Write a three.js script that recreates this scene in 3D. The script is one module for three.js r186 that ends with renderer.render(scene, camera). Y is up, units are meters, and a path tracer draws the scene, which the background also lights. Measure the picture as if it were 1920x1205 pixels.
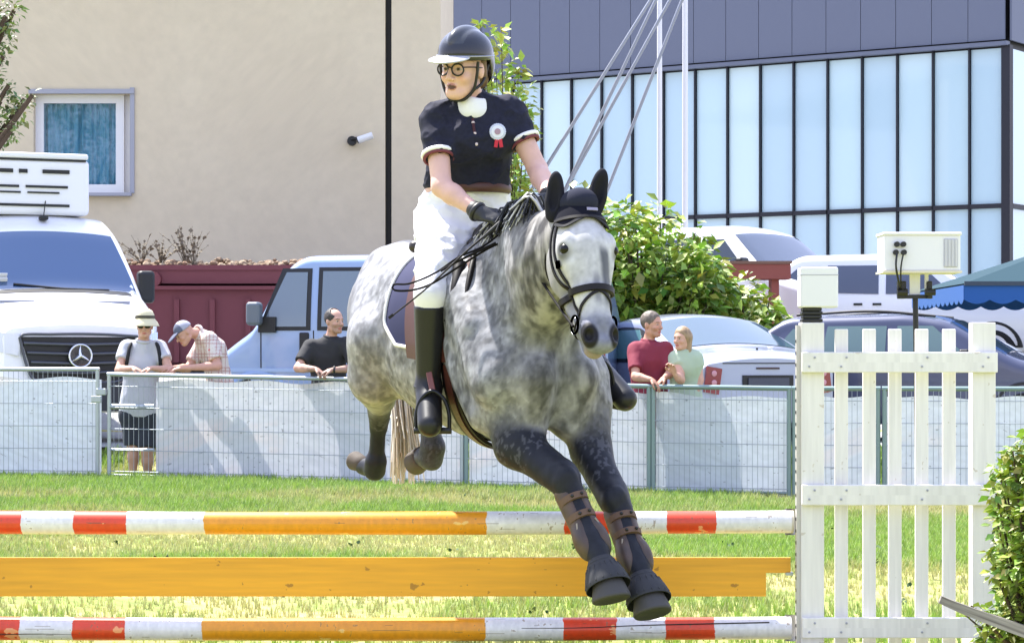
import * as THREE from 'three';
import { mergeGeometries, mergeVertices, toCreasedNormals } from 'three/addons/utils/BufferGeometryUtils.js';
import { RoundedBoxGeometry } from 'three/addons/geometries/RoundedBoxGeometry.js';

// ------------------------------------------------------------------ camera, sky, sun, exposure
const F = 4500, CH = 1.28, HY = 674;                 // focal length in photo pixels, eye height, horizon row
const scene = new THREE.Scene();
const camera = new THREE.PerspectiveCamera(2 * Math.atan(602.5 / F) * 180 / Math.PI, 1920 / 1205, 0.1, 600);
camera.position.set(0, CH, 0);
camera.setViewOffset(1920, 1205, 0, -(HY - 602.5), 1920, 1205);   // level camera, lens shifted upward
camera.updateProjectionMatrix();
const renderer = new THREE.WebGLRenderer({ antialias: true });
renderer.setSize(1024, 642);
renderer.toneMapping = THREE.LinearToneMapping;
renderer.toneMappingExposure = 2.95;
renderer.shadowMap.enabled = true;
const SUN = new THREE.Vector3(-0.42, 1.0, -0.42).normalize();
{
  const w = 256, h = 128, a = new Float32Array(w * h * 4);
  for (let j = 0; j < h; j++) for (let i = 0; i < w; i++) {
    const el = ((j + 0.5) / h - 0.5) * Math.PI, az = ((i + 0.5) / w - 0.5) * 2 * Math.PI;
    const d = new THREE.Vector3(Math.cos(el) * Math.cos(az), Math.sin(el), Math.cos(el) * Math.sin(az));
    const up = Math.max(0, d.y), t = Math.pow(1 - up, 3), s = Math.max(0, d.dot(SUN));
    const glow = 0.5 * Math.pow(s, 6) + 0.9 * Math.pow(s, 40);
    const o = (j * w + i) * 4;
    a[o] = 0.315 + 0.33 * t + glow; a[o + 1] = 0.385 + 0.27 * t + glow * 0.97; a[o + 2] = 0.625 + 0.14 * t + glow * 0.9; a[o + 3] = 1;
    if (d.y < -0.02) { a[o] = 0.16; a[o + 1] = 0.17; a[o + 2] = 0.13; }
  }
  const sky = new THREE.DataTexture(a, w, h, THREE.RGBAFormat, THREE.FloatType);
  sky.mapping = THREE.EquirectangularReflectionMapping; sky.magFilter = THREE.LinearFilter; sky.needsUpdate = true;
  scene.background = sky; scene.environment = sky;
}
const sun = new THREE.DirectionalLight(new THREE.Color(1, 0.96, 0.89), 4.6);
sun.position.copy(SUN).multiplyScalar(60).add(new THREE.Vector3(0, 0, -22));
sun.target.position.set(0, 0, -22); scene.add(sun, sun.target);
sun.castShadow = true; sun.shadow.mapSize.set(4096, 4096); sun.shadow.radius = 1.5;
Object.assign(sun.shadow.camera, { left: -30, right: 30, top: 40, bottom: -40, near: 1, far: 160 });

// ------------------------------------------------------------------ helpers
const V = (x, y, z) => new THREE.Vector3(x, y, z);
const at = (px, py, d) => V((px - 960) / F * d, CH - (py - HY) / F * d, -d);
const ax = (px, d) => (px - 960) / F * d;
const rng = (s) => () => { s |= 0; s = s + 0x6D2B79F5 | 0; let t = Math.imul(s ^ s >>> 15, 1 | s); t = t + Math.imul(t ^ t >>> 7, 61 | t) ^ t; return ((t ^ t >>> 14) >>> 0) / 4294967296; };
const R = rng(7);
const clamp = (x, a = 0, b = 1) => x < a ? a : x > b ? b : x;
const sm = (a, b, x) => { const t = clamp((x - a) / (b - a)); return t * t * (3 - 2 * t); };
const mix = (a, b, t) => a + (b - a) * t;
const mix3 = (a, b, t) => [mix(a[0], b[0], t), mix(a[1], b[1], t), mix(a[2], b[2], t)];
const lerpV = (a, b, t) => a.clone().lerp(b, t);
const hash3 = (x, y, z) => { let h = Math.imul(x, 374761393) + Math.imul(y, 668265263) + Math.imul(z, 2147483647 - 1013904223) | 0; h = Math.imul(h ^ h >>> 13, 1274126177); return ((h ^ h >>> 16) >>> 0) / 4294967296; };
function noise(x, y, z) {
  const X = Math.floor(x), Y = Math.floor(y), Z = Math.floor(z); let a = x - X, b = y - Y, c = z - Z;
  a = a * a * (3 - 2 * a); b = b * b * (3 - 2 * b); c = c * c * (3 - 2 * c);
  const l = (i, j) => mix(hash3(X, Y + i, Z + j), hash3(X + 1, Y + i, Z + j), a);
  return mix(mix(l(0, 0), l(1, 0), b), mix(l(0, 1), l(1, 1), b), c);
}
const fbm = (x, y, z, o = 4) => { let s = 0, a = 0.5, n = 0; for (let i = 0; i < o; i++) { s += a * noise(x, y, z); n += a; a *= 0.5; x = x * 2.03 + 7; y = y * 2.03 + 3; z = z * 2.03 + 5; } return s / n; };
function worley(x, y, z) {
  const X = Math.floor(x), Y = Math.floor(y), Z = Math.floor(z); let m = 9;
  for (let i = -1; i < 2; i++) for (let j = -1; j < 2; j++) for (let k = -1; k < 2; k++) {
    const a = X + i, b = Y + j, c = Z + k;
    const dx = a + hash3(a, b, c) - x, dy = b + hash3(a + 91, b, c) - y, dz = c + hash3(a, b + 57, c) - z, d = dx * dx + dy * dy + dz * dz; if (d < m) m = d;
  }
  return Math.sqrt(m);
}
const hex = (h) => { const c = new THREE.Color(h); return [c.r, c.g, c.b]; };
const used = {};
const origin = new Map();
function numbered(n) { if (!(n in used)) { used[n] = 0; return n; } used[n]++; return n + '_' + String(used[n]).padStart(3, '0'); }
function tag(o, label, category, group, kind) { o.userData.label = label; o.userData.category = category; if (group) o.userData.group = group; if (kind) o.userData.kind = kind; return o; }
// a Group at the base of a thing; with world = true its parts are given in world coordinates
function thing(name, label, category, pos = V(0, 0, 0), { turn = 0, group, world = false } = {}) {
  const g = new THREE.Group(); g.name = numbered(name); g.position.copy(pos); g.rotation.y = turn; scene.add(g);
  tag(g, label, category, group); origin.set(g, world ? pos.clone() : V(0, 0, 0)); return g;
}
function part(name, geo, mat, parent, pos) {
  const m = new THREE.Mesh(geo, mat); m.name = name; m.castShadow = m.receiveShadow = true;
  const o = origin.get(parent) || V(0, 0, 0); origin.set(m, o);
  if (pos) m.position.copy(pos).sub(parent.isGroup ? o : V(0, 0, 0));
  else if (o.lengthSq()) geo.translate(-o.x, -o.y, -o.z);
  parent.add(m); return m;
}
function copyOf(t, pos, turn, label) { const c = t.clone(); c.name = numbered(t.name); scene.add(c); c.position.copy(pos); if (turn !== undefined) c.rotation.y = turn; c.userData = { ...t.userData, label: label || t.userData.label }; return c; }
function struct(name, geo, mat) { const m = new THREE.Mesh(geo, mat); m.name = name; m.userData.kind = 'structure'; m.receiveShadow = m.castShadow = true; scene.add(m); return m; }
const clean = (g) => { const n = g.index ? g.toNonIndexed() : g; for (const k of Object.keys(n.attributes)) if (!['position', 'normal', 'color'].includes(k)) n.deleteAttribute(k); return n; };
const merge = (l) => mergeGeometries(l.map(clean));
const box = (w, h, d, x = 0, y = 0, z = 0) => new THREE.BoxGeometry(w, h, d).translate(x, y, z);
const rbox = (w, h, d, r, x = 0, y = 0, z = 0) => new RoundedBoxGeometry(w, h, d, 2, r).translate(x, y, z);
function cyl(a, b, ra, rb = ra, n = 10) {
  const l = a.distanceTo(b), g = new THREE.CylinderGeometry(rb, ra, l, n, 1);
  g.applyQuaternion(new THREE.Quaternion().setFromUnitVectors(V(0, 1, 0), b.clone().sub(a).normalize()));
  const m = a.clone().add(b).multiplyScalar(0.5); return g.translate(m.x, m.y, m.z);
}
const tube = (pts, r, n = 24, k = 6) => new THREE.TubeGeometry(new THREE.CatmullRomCurve3(pts), n, r, k, false);
// strand of hair or strap with a radius that changes along it; flat squeezes it
function strand(pts, r0, r1, n = 10, k = 5) {
  const c = new THREE.CatmullRomCurve3(pts), g = new THREE.TubeGeometry(c, n, 1, k, false), p = g.attributes.position;
  for (let i = 0; i <= n; i++) { const o = c.getPointAt(i / n), r = mix(r0, r1, i / n); for (let j = 0; j <= k; j++) { const q = i * (k + 1) + j; p.setXYZ(q, o.x + (p.getX(q) - o.x) * r, o.y + (p.getY(q) - o.y) * r, o.z + (p.getZ(q) - o.z) * r); } }
  return g;
}
function uvMetres(g) {   // texture coordinates in metres, by facing
  if (g.index) g = g.toNonIndexed(); g.computeVertexNormals();
  const p = g.attributes.position, n = g.attributes.normal, uv = new Float32Array(p.count * 2);
  for (let i = 0; i < p.count; i++) {
    const a = Math.abs(n.getX(i)), b = Math.abs(n.getY(i)), c = Math.abs(n.getZ(i));
    const [u, v] = b > a && b > c ? [p.getX(i), p.getZ(i)] : a > c ? [p.getZ(i), p.getY(i)] : [p.getX(i), p.getY(i)];
    uv[2 * i] = u; uv[2 * i + 1] = v;
  }
  g.setAttribute('uv', new THREE.BufferAttribute(uv, 2)); return g;
}
function colourBy(g, fn) { const p = g.attributes.position, c = new Float32Array(p.count * 3); for (let i = 0; i < p.count; i++) { const q = fn(p.getX(i), p.getY(i), p.getZ(i)); c[3 * i] = q[0]; c[3 * i + 1] = q[1]; c[3 * i + 2] = q[2]; } g.setAttribute('color', new THREE.BufferAttribute(c, 3)); return g; }
function tex(w, h, fn, srgb, repeat) {
  const a = new Uint8Array(w * h * 4);
  for (let j = 0; j < h; j++) for (let i = 0; i < w; i++) { const c = fn(i / w, j / h), o = (j * w + i) * 4; for (let k = 0; k < 3; k++) a[o + k] = clamp(Array.isArray(c) ? c[k] : c) * 255; a[o + 3] = 255; }
  const t = new THREE.DataTexture(a, w, h); t.magFilter = THREE.LinearFilter; t.minFilter = THREE.LinearMipmapLinearFilter; t.generateMipmaps = true;
  t.wrapS = t.wrapT = THREE.RepeatWrapping; if (srgb) t.colorSpace = THREE.SRGBColorSpace; if (repeat) t.repeat.set(...repeat); t.needsUpdate = true; return t;
}
// noise that tiles: blend of four shifted samples on a torus
const tiled = (u, v, f, o, s = 0) => { const A = u * 2 * Math.PI, B = v * 2 * Math.PI, r = f / 6.283; return fbm(Math.cos(A) * r + 9 + s, Math.sin(A) * r + Math.cos(B) * r + 31, Math.sin(B) * r + 17, o); };
const mat = (c, roughness = 0.7, extra = {}) => new THREE.MeshPhysicalMaterial({ color: c, roughness, ...extra });
const vmat = (roughness = 0.7, extra = {}) => new THREE.MeshPhysicalMaterial({ color: 0xffffff, vertexColors: true, roughness, ...extra });

// ------------------------------------------------------------------ implicit surfaces: rounded cones, ellipsoids, smooth union, surface nets
const C = (a, b, ra, rb = ra, k = 0.03, o = {}) => ({ t: 0, a, b, ra, rb, k, ...o });
const E = (c, r, B, k = 0.02, o = {}) => ({ t: 1, c, r, B, k, ...o });
const FN = (fn, min, max, k = 0.03, o = {}) => ({ t: 2, fn, min, max, k, ...o });
function pd(q, x, y, z) {
  if (q.t === 0) {
    const bx = q.b.x - q.a.x, by = q.b.y - q.a.y, bz = q.b.z - q.a.z, px = x - q.a.x, py = y - q.a.y, pz = z - q.a.z;
    const l2 = bx * bx + by * by + bz * bz + 1e-12, h0 = (px * bx + py * by + pz * bz) / l2, h = h0 < 0 ? 0 : h0 > 1 ? 1 : h0;
    q.h = h; const dx = px - bx * h, dy = py - by * h, dz = pz - bz * h; let d = Math.sqrt(dx * dx + dy * dy + dz * dz) - (q.ra + (q.rb - q.ra) * h);
    if (q.cut) { const c = (h0 - 1) * Math.sqrt(l2); if (c > d) d = c; }
    return d;
  }
  if (q.t === 1) {
    const px = x - q.c.x, py = y - q.c.y, pz = z - q.c.z, r = q.r; let a = px, b = py, c = pz;
    if (q.B) { const [u, v, w] = q.B; a = px * u.x + py * u.y + pz * u.z; b = px * v.x + py * v.y + pz * v.z; c = px * w.x + py * w.y + pz * w.z; }
    const a1 = a / r[0], b1 = b / r[1], c1 = c / r[2], k0 = Math.sqrt(a1 * a1 + b1 * b1 + c1 * c1);
    const k1 = Math.sqrt(a1 * a1 / r[0] / r[0] + b1 * b1 / r[1] / r[1] + c1 * c1 / r[2] / r[2]); q.h = 0;
    return k1 < 1e-9 ? -Math.min(...r) : k0 * (k0 - 1) / k1;
  }
  q.h = 0; return q.fn(x, y, z);
}
function bounds(q, m) {
  if (q.t === 0) { const r = Math.max(q.ra, q.rb) + m; return [Math.min(q.a.x, q.b.x) - r, Math.min(q.a.y, q.b.y) - r, Math.min(q.a.z, q.b.z) - r, Math.max(q.a.x, q.b.x) + r, Math.max(q.a.y, q.b.y) + r, Math.max(q.a.z, q.b.z) + r]; }
  if (q.t === 1) { const r = Math.max(...q.r) + m; return [q.c.x - r, q.c.y - r, q.c.z - r, q.c.x + r, q.c.y + r, q.c.z + r]; }
  return [q.min.x - m, q.min.y - m, q.min.z - m, q.max.x + m, q.max.y + m, q.max.z + m];
}
function combine(d, e, q) {
  const k = q.k;
  if (q.sub) { const h = Math.max(k - Math.abs(d + e), 0) / k; return Math.max(d, -e) + h * h * k * 0.25; }
  const h = Math.max(k - Math.abs(d - e), 0) / k; return Math.min(d, e) - h * h * k * 0.25;
}
function sdf(prims, x, y, z) { let d = 0.5; for (const q of prims) d = combine(d, pd(q, x, y, z), q); return d; }
function grad(prims, p, e = 0.003) { return V(sdf(prims, p.x + e, p.y, p.z) - sdf(prims, p.x - e, p.y, p.z), sdf(prims, p.x, p.y + e, p.z) - sdf(prims, p.x, p.y - e, p.z), sdf(prims, p.x, p.y, p.z + e) - sdf(prims, p.x, p.y, p.z - e)).normalize(); }
function snap(prims, p, off = 0) { p = p.clone(); for (let i = 0; i < 12; i++) { const d = sdf(prims, p.x, p.y, p.z) - off; if (Math.abs(d) < 5e-4) break; p.addScaledVector(grad(prims, p), -d * 0.8); } return p; }
function shoot(prims, o, dir, off = 0) { const p = o.clone(); for (let i = 0; i < 60; i++) { const d = sdf(prims, p.x, p.y, p.z) - off; if (d < 5e-4) return p; p.addScaledVector(dir, Math.min(d * 0.8, 0.05)); } return p; }
function blob(prims, cell, { colour, post } = {}) {
  const lo = [1e9, 1e9, 1e9], hi = [-1e9, -1e9, -1e9];
  for (const q of prims) if (!q.sub) { const b = bounds(q, 3 * cell + 0.01); for (let i = 0; i < 3; i++) { lo[i] = Math.min(lo[i], b[i]); hi[i] = Math.max(hi[i], b[i + 3]); } }
  const n = [0, 1, 2].map(i => Math.ceil((hi[i] - lo[i]) / cell) + 1), [nx, ny, nz] = n, f = new Float32Array(nx * ny * nz).fill(0.5);
  for (const q of prims) {
    const b = bounds(q, q.k + 3 * cell), i0 = [], i1 = [];
    for (let i = 0; i < 3; i++) { i0[i] = Math.max(0, Math.floor((b[i] - lo[i]) / cell)); i1[i] = Math.min(n[i] - 1, Math.ceil((b[i + 3] - lo[i]) / cell)); }
    for (let k = i0[2]; k <= i1[2]; k++) for (let j = i0[1]; j <= i1[1]; j++) { let o = (k * ny + j) * nx + i0[0]; for (let i = i0[0]; i <= i1[0]; i++, o++) f[o] = combine(f[o], pd(q, lo[0] + i * cell, lo[1] + j * cell, lo[2] + k * cell), q); }
  }
  if (post) for (let k = 0, o = 0; k < nz; k++) for (let j = 0; j < ny; j++) for (let i = 0; i < nx; i++, o++) if (f[o] < 0.1) f[o] = post(f[o], lo[0] + i * cell, lo[1] + j * cell, lo[2] + k * cell);
  const id = new Int32Array(nx * ny * nz).fill(-1), P = [], I = [];
  const D = [0, 1, nx, nx + 1, nx * ny, nx * ny + 1, nx * ny + nx, nx * ny + nx + 1], ED = [[0, 1], [2, 3], [4, 5], [6, 7], [0, 2], [1, 3], [4, 6], [5, 7], [0, 4], [1, 5], [2, 6], [3, 7]];
  for (let k = 0; k < nz - 1; k++) for (let j = 0; j < ny - 1; j++) for (let i = 0; i < nx - 1; i++) {
    const o = (k * ny + j) * nx + i; let mask = 0; for (let c = 0; c < 8; c++) if (f[o + D[c]] < 0) mask |= 1 << c;
    if (mask === 0 || mask === 255) continue; let x = 0, y = 0, z = 0, m = 0;
    for (const [a, b] of ED) { if ((mask >> a & 1) === (mask >> b & 1)) continue; const fa = f[o + D[a]], fb = f[o + D[b]], t = fa / (fa - fb); x += mix(a & 1, b & 1, t); y += mix(a >> 1 & 1, b >> 1 & 1, t); z += mix(a >> 2, b >> 2, t); m++; }
    id[o] = P.length / 3; P.push(lo[0] + (i + x / m) * cell, lo[1] + (j + y / m) * cell, lo[2] + (k + z / m) * cell);
  }
  const st = [1, nx, nx * ny];
  for (let k = 1; k < nz - 1; k++) for (let j = 1; j < ny - 1; j++) for (let i = 1; i < nx - 1; i++) {
    const o = (k * ny + j) * nx + i, s = f[o] < 0;
    for (let a = 0; a < 3; a++) { if ((f[o + st[a]] < 0) === s) continue; const u = st[(a + 1) % 3], v = st[(a + 2) % 3], A = id[o - u - v], B = id[o - v], Cc = id[o], Dd = id[o - u]; if (A < 0 || B < 0 || Cc < 0 || Dd < 0) continue; if (s) I.push(A, B, Cc, A, Cc, Dd); else I.push(A, Cc, B, A, Dd, Cc); }
  }
  const g = new THREE.BufferGeometry(); g.setAttribute('position', new THREE.Float32BufferAttribute(P, 3)); g.setIndex(I); g.computeVertexNormals();
  if (colour) {
    const c = new Float32Array(P.length), N = g.attributes.normal;
    for (let i = 0; i < P.length; i += 3) {
      let w = 0, s = 0; const x = P[i], y = P[i + 1], z = P[i + 2];
      for (const q of prims) if (q.g) { const d = pd(q, x, y, z); if (d > 0.15) continue; const e = Math.exp(-Math.max(d, -0.03) / 0.012); w += e; s += e * mix(q.g[0], q.g[1], q.h); }
      const r = colour(x, y, z, w ? s / w : 0, N.getX(i / 3), N.getY(i / 3), N.getZ(i / 3)); c[i] = r[0]; c[i + 1] = r[1]; c[i + 2] = r[2];
    }
    g.setAttribute('color', new THREE.BufferAttribute(c, 3));
  }
  return g;
}
const joined = (l) => mergeGeometries(l.map(g => { const q = g.clone(); q.deleteAttribute('uv'); return q; }));
const frame = (f, up = V(0, 1, 0)) => { f = f.clone().normalize(); const r = f.clone().cross(up).normalize(), u = r.clone().cross(f).normalize(); return [r, f, u]; };   // [its right, forward, up]
const inF = (o, B, r, f, u) => o.clone().addScaledVector(B[0], r).addScaledVector(B[1], f).addScaledVector(B[2], u);
// ------------------------------------------------------------------ ground and road
const fenceD = (x) => 24.0 - 0.14 * x;
function gy(x, d) {
  let h = -0.135 * sm(-4, 3, x) * sm(14, 22, d);
  const e = d - fenceD(x);
  h = mix(h, 0.34, sm(0.7, 2.0, e));
  h += 0.75 * sm(29, 33.5, d) + 0.35 * sm(33.5, 37, d);
  return h + 0.02 * (noise(x * 0.9, d * 0.9, 3) - 0.5) * (1 - sm(20, 24, d));
}
function sheet(x0, x1, d0, d1, nx, nd, off, edge) {
  const g = new THREE.PlaneGeometry(1, 1, nx, nd), p = g.attributes.position, uv = g.attributes.uv;
  for (let i = 0; i < p.count; i++) { const x = mix(x0, x1, p.getX(i) + 0.5); const t = p.getY(i) + 0.5; const d = mix(edge ? edge(x) : d0, d1, t * t * 0.5 + t * 0.5); p.setXYZ(i, x, gy(x, d) + off, -d); uv.setXY(i, x, d); }
  g.computeVertexNormals(); return g;
}
const turfTex = tex(512, 512, (u, v) => { const a = tiled(u, v, 10, 4), b = tiled(u, v, 90, 3, 40); const t = clamp((a - 0.5) * 3 + 0.5), c = mix3([0.47, 0.53, 0.24], [0.60, 0.57, 0.36], t); return c.map(q => q * (0.7 + 0.6 * b)); }, true, [0.25, 0.25]);
const groundG = sheet(-90, 90, -30, 200, 120, 240, 0);
struct('ground', groundG, mat(0xffffff, 1, { map: turfTex }));
const tarTex = tex(256, 256, (u, v) => { const b = tiled(u, v, 120, 3, 3), a = tiled(u, v, 8, 3, 8); return 0.56 + 0.16 * (b - 0.5) + 0.12 * (a - 0.5); }, true, [0.5, 0.5]);
struct('road', sheet(-60, 60, 25, 90, 80, 120, 0.012, (x) => fenceD(x) + 1.75), mat(0xffffff, 0.95, { map: tarTex }));

// grass: bent blades in tufts
{
  const pos = [], idx = [], r = rng(3);
  for (let b = 0; b < 7; b++) {
    const a = r() * 6.28, bx = (r() - 0.5) * 0.05, bz = (r() - 0.5) * 0.05, h = 0.035 + 0.04 * r(), l = 0.012 + 0.035 * r(), w = 0.0028 + 0.002 * r(), o = pos.length / 3;
    const cx = Math.cos(a), cz = Math.sin(a), sx = -cz, sz = cx;
    pos.push(bx - sx * w, 0, bz - sz * w, bx + sx * w, 0, bz + sz * w, bx + cx * l * 0.4 - sx * w * 0.8, h * 0.6, bz + cz * l * 0.4 - sz * w * 0.8, bx + cx * l * 0.4 + sx * w * 0.8, h * 0.6, bz + cz * l * 0.4 + sz * w * 0.8, bx + cx * l, h, bz + cz * l);
    idx.push(o, o + 1, o + 3, o, o + 3, o + 2, o + 2, o + 3, o + 4);
  }
  const g = new THREE.BufferGeometry(); g.setAttribute('position', new THREE.Float32BufferAttribute(pos, 3)); g.setIndex(idx); g.computeVertexNormals();
  const N = 120000, im = new THREE.InstancedMesh(g, mat(0xffffff, 0.8, { side: THREE.DoubleSide, transmission: 0.4 }), N), o = new THREE.Object3D(), c = new THREE.Color(); let n = 0;
  while (n < N) {
    const d = 9.2 + Math.sqrt(r()) * 16.9, x = (r() * 2 - 1) * (0.24 * d + 0.8); if (d > fenceD(x) + 1.75) continue;
    const far = sm(18, 23.5, d), dry = clamp((fbm(x * 0.55, d * 0.55, 1, 3) - 0.48) * 4 + 0.32 - 0.35 * far) , s = mix(0.75, 1.45, far) * (0.75 + 0.6 * r()) * (dry > 0.7 ? 0.75 : 1);
    if (dry > 0.75 && r() < 0.4) continue;
    o.position.set(x, gy(x, d) - 0.003, -d); o.rotation.set(0, r() * 6.28, 0); o.scale.set(s, s * (0.8 + 0.5 * r()), s); o.updateMatrix(); im.setMatrixAt(n, o.matrix);
    const t = clamp(dry + (r() - 0.5) * 0.7), k = 0.8 + 0.4 * r(); c.setRGB(mix(0.23, 0.44, t) * k, mix(0.37, 0.42, t) * k, mix(0.05, 0.17, t) * k); im.setColorAt(n, c); n++;
  }
  im.name = 'grass'; im.castShadow = im.receiveShadow = true; tag(im, 'bright green and straw coloured grass of the riding ground', 'grass', null, 'stuff'); scene.add(im);
}
// clover and dark weeds dotted in the turf
{
  const r = rng(77), gl = [];
  for (let i = 0; i < 90; i++) {
    const d = 10 + Math.sqrt(r()) * 14, x = (r() * 2 - 1) * 0.23 * d; if (d > fenceD(x) - 0.1) continue; const y = gy(x, d);
    for (let k = 0; k < 6; k++) { const a = r() * 6.28, l = 0.02 + 0.03 * r(), g = new THREE.CircleGeometry(0.007 + 0.008 * r(), 5); g.rotateX(-1.1 + r()); g.rotateY(a); g.translate(x + Math.cos(a) * l, y + 0.04 + 0.03 * r(), -d + Math.sin(a) * l); gl.push(g); }
  }
  const m = new THREE.Mesh(merge(gl), mat(new THREE.Color(0.03, 0.07, 0.02), 0.8, { side: THREE.DoubleSide })); m.name = 'clover'; m.castShadow = m.receiveShadow = true;
  tag(m, 'small dark clover leaves scattered through the grass', 'clover', null, 'stuff'); scene.add(m);
}

// ------------------------------------------------------------------ beige rendered house
const renderBump = tex(512, 512, (u, v) => 0.5 * tiled(u, v, 160, 3) + 0.5 * tiled(u, v, 24, 3, 5), false, [0.7, 0.7]);
const renderMap = tex(512, 512, (u, v) => { const a = tiled(u, v, 5, 4, 2), b = tiled(u, v, 60, 3, 9); return mix3([0.785, 0.73, 0.635], [0.81, 0.76, 0.665], clamp(a * 1.6 - 0.3)).map(q => q * (0.97 + 0.06 * b)); }, true, [0.14, 0.14]);
const M = {
  wall: mat(0xffffff, 0.95, { map: renderMap, bumpMap: renderBump, bumpScale: 0.0025 }),
  white: mat(0xd9d9dc, 0.45), whitePlastic: mat(0xdcdce0, 0.4), greyTrim: mat(0x9a9ba6, 0.7), black: mat(0x111114, 0.5), blackGloss: mat(0x0c0c10, 0.25, { clearcoat: 0.6 }),
  glass: mat(0x1a2630, 0.06, { metalness: 0, clearcoat: 1, clearcoatRoughness: 0.03 }), pane: mat(0xdfeef5, 0.03, { transmission: 1, thickness: 0, ior: 1.5 }),
  steel: mat(0x9fa5ab, 0.4, { metalness: 0.85 }), chrome: mat(0xd0d3d8, 0.15, { metalness: 1 }), tyre: mat(0x18181a, 0.85),
};
{
  const d = 38, X = (px) => ax(px, d), Y = (py) => CH - (py - HY) / F * d, top = 9.2, base = gy(-4, d) - 0.4;
  const h = thing('beige_house', 'beige rendered house wall with one white framed window', 'house', V(X(400), base, -d), { world: true });
  const wx0 = X(62), wx1 = X(243), wy0 = Y(362), wy1 = Y(176), x0 = X(-900), x1 = X(722), x2 = X(734), x3 = X(826), th = 0.45;
  const wall = part('wall', uvMetres(merge([
    box(wx0 - x0, top - base, th, (x0 + wx0) / 2, (top + base) / 2, -d - th / 2), box(x1 - wx1, top - base, th, (wx1 + x1) / 2, (top + base) / 2, -d - th / 2),
    box(wx1 - wx0, top - wy1, th, (wx0 + wx1) / 2, (top + wy1) / 2, -d - th / 2), box(wx1 - wx0, wy0 - base, th, (wx0 + wx1) / 2, (wy0 + base) / 2, -d - th / 2)])), M.wall, h);
  part('wall', uvMetres(merge([box(x3 - x2, top - base, th, (x2 + x3) / 2, (top + base) / 2, -d - th / 2 + 0.02), box(th, top - base, 8, x3 - th / 2 - 0.004, (top + base) / 2, -d - 4 - th + 0.01)])), M.wall, h);
  part('joint_strip', box(x2 - x1 + 0.02, top - base, 0.1, (x1 + x2) / 2, (top + base) / 2, -d - 0.25), M.black, h);
  part('roof', box(x3 - x0 + 0.6, 0.25, 9, (x0 + x3) / 2, top + 0.13, -d - 4), M.greyTrim, h);
  const w = part('window', merge([box(0.13, wy1 - wy0, 0.09, wx0 + 0.065, (wy0 + wy1) / 2, -d - 0.2), box(0.13, wy1 - wy0, 0.09, wx1 - 0.185, (wy0 + wy1) / 2, -d - 0.2), box(wx1 - wx0 - 0.38, 0.13, 0.088, (wx0 + wx1 - 0.12) / 2, wy1 - 0.065, -d - 0.2), box(wx1 - wx0 - 0.38, 0.15, 0.088, (wx0 + wx1 - 0.12) / 2, wy0 + 0.075, -d - 0.2), box(0.12, wy1 - wy0, 0.088, wx1 - 0.06, (wy0 + wy1) / 2, -d - 0.28)]), M.whitePlastic, h);
  part('pane', box(wx1 - wx0 - 0.36, wy1 - wy0 - 0.26, 0.012, (wx0 + wx1 - 0.12) / 2, (wy0 + wy1) / 2, -d - 0.2), M.pane, w);
  const cg = new THREE.PlaneGeometry(wx1 - wx0 - 0.1, wy1 - wy0 - 0.1, 160, 4), cp = cg.attributes.position;
  for (let i = 0; i < cp.count; i++) { const x = cp.getX(i); cp.setZ(i, 0.03 * Math.sin(x * 38 + 2 * Math.sin(x * 9)) + 0.015 * Math.sin(x * 90)); }
  cg.computeVertexNormals(); cg.translate((wx0 + wx1 - 0.12) / 2, (wy0 + wy1) / 2, -d - 0.33);
  part('curtain', cg, mat(0x8fb3bf, 0.9, { side: THREE.DoubleSide, sheen: 0.3 }), w);
  part('room_back', box(wx1 - wx0 + 0.4, wy1 - wy0 + 0.4, 0.1, (wx0 + wx1) / 2, (wy0 + wy1) / 2, -d - 0.55), M.greyTrim, h);
  part('sill', box(wx1 - wx0 + 0.06, 0.05, 0.14, (wx0 + wx1) / 2, wy0 - 0.024, -d + 0.055), M.greyTrim, w);
  part('window_surround', merge([box(0.07, wy1 - wy0 + 0.1, 0.03, wx1 + 0.037, (wy0 + wy1) / 2 + 0.05, -d + 0.013), box(wx1 - wx0 + 0.14, 0.07, 0.06, (wx0 + wx1) / 2 + 0.0, wy1 + 0.037, -d + 0.027)]), M.greyTrim, w);
  // wall lamp camera
  const c = at(680, 262, d - 0.02), cam = thing('security_camera', 'small black and white security camera on the beige wall', 'camera', c, { world: true });
  part('mount', cyl(V(c.x - 0.17, c.y - 0.02, c.z + 0.02), V(c.x - 0.17, c.y - 0.02, c.z + 0.1), 0.08, 0.07, 14), M.black, cam);
  part('arm', cyl(V(c.x - 0.17, c.y, c.z + 0.1), V(c.x + 0.02, c.y + 0.02, c.z + 0.22), 0.025), M.black, cam);
  part('housing', cyl(V(c.x - 0.06, c.y - 0.03, c.z + 0.25), V(c.x + 0.17, c.y + 0.05, c.z + 0.25), 0.055, 0.055, 14), M.white, cam);
  part('lens', cyl(V(c.x - 0.075, c.y - 0.036, c.z + 0.25), V(c.x - 0.055, c.y - 0.03, c.z + 0.25), 0.048, 0.048, 14), M.blackGloss, cam);
}
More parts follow.
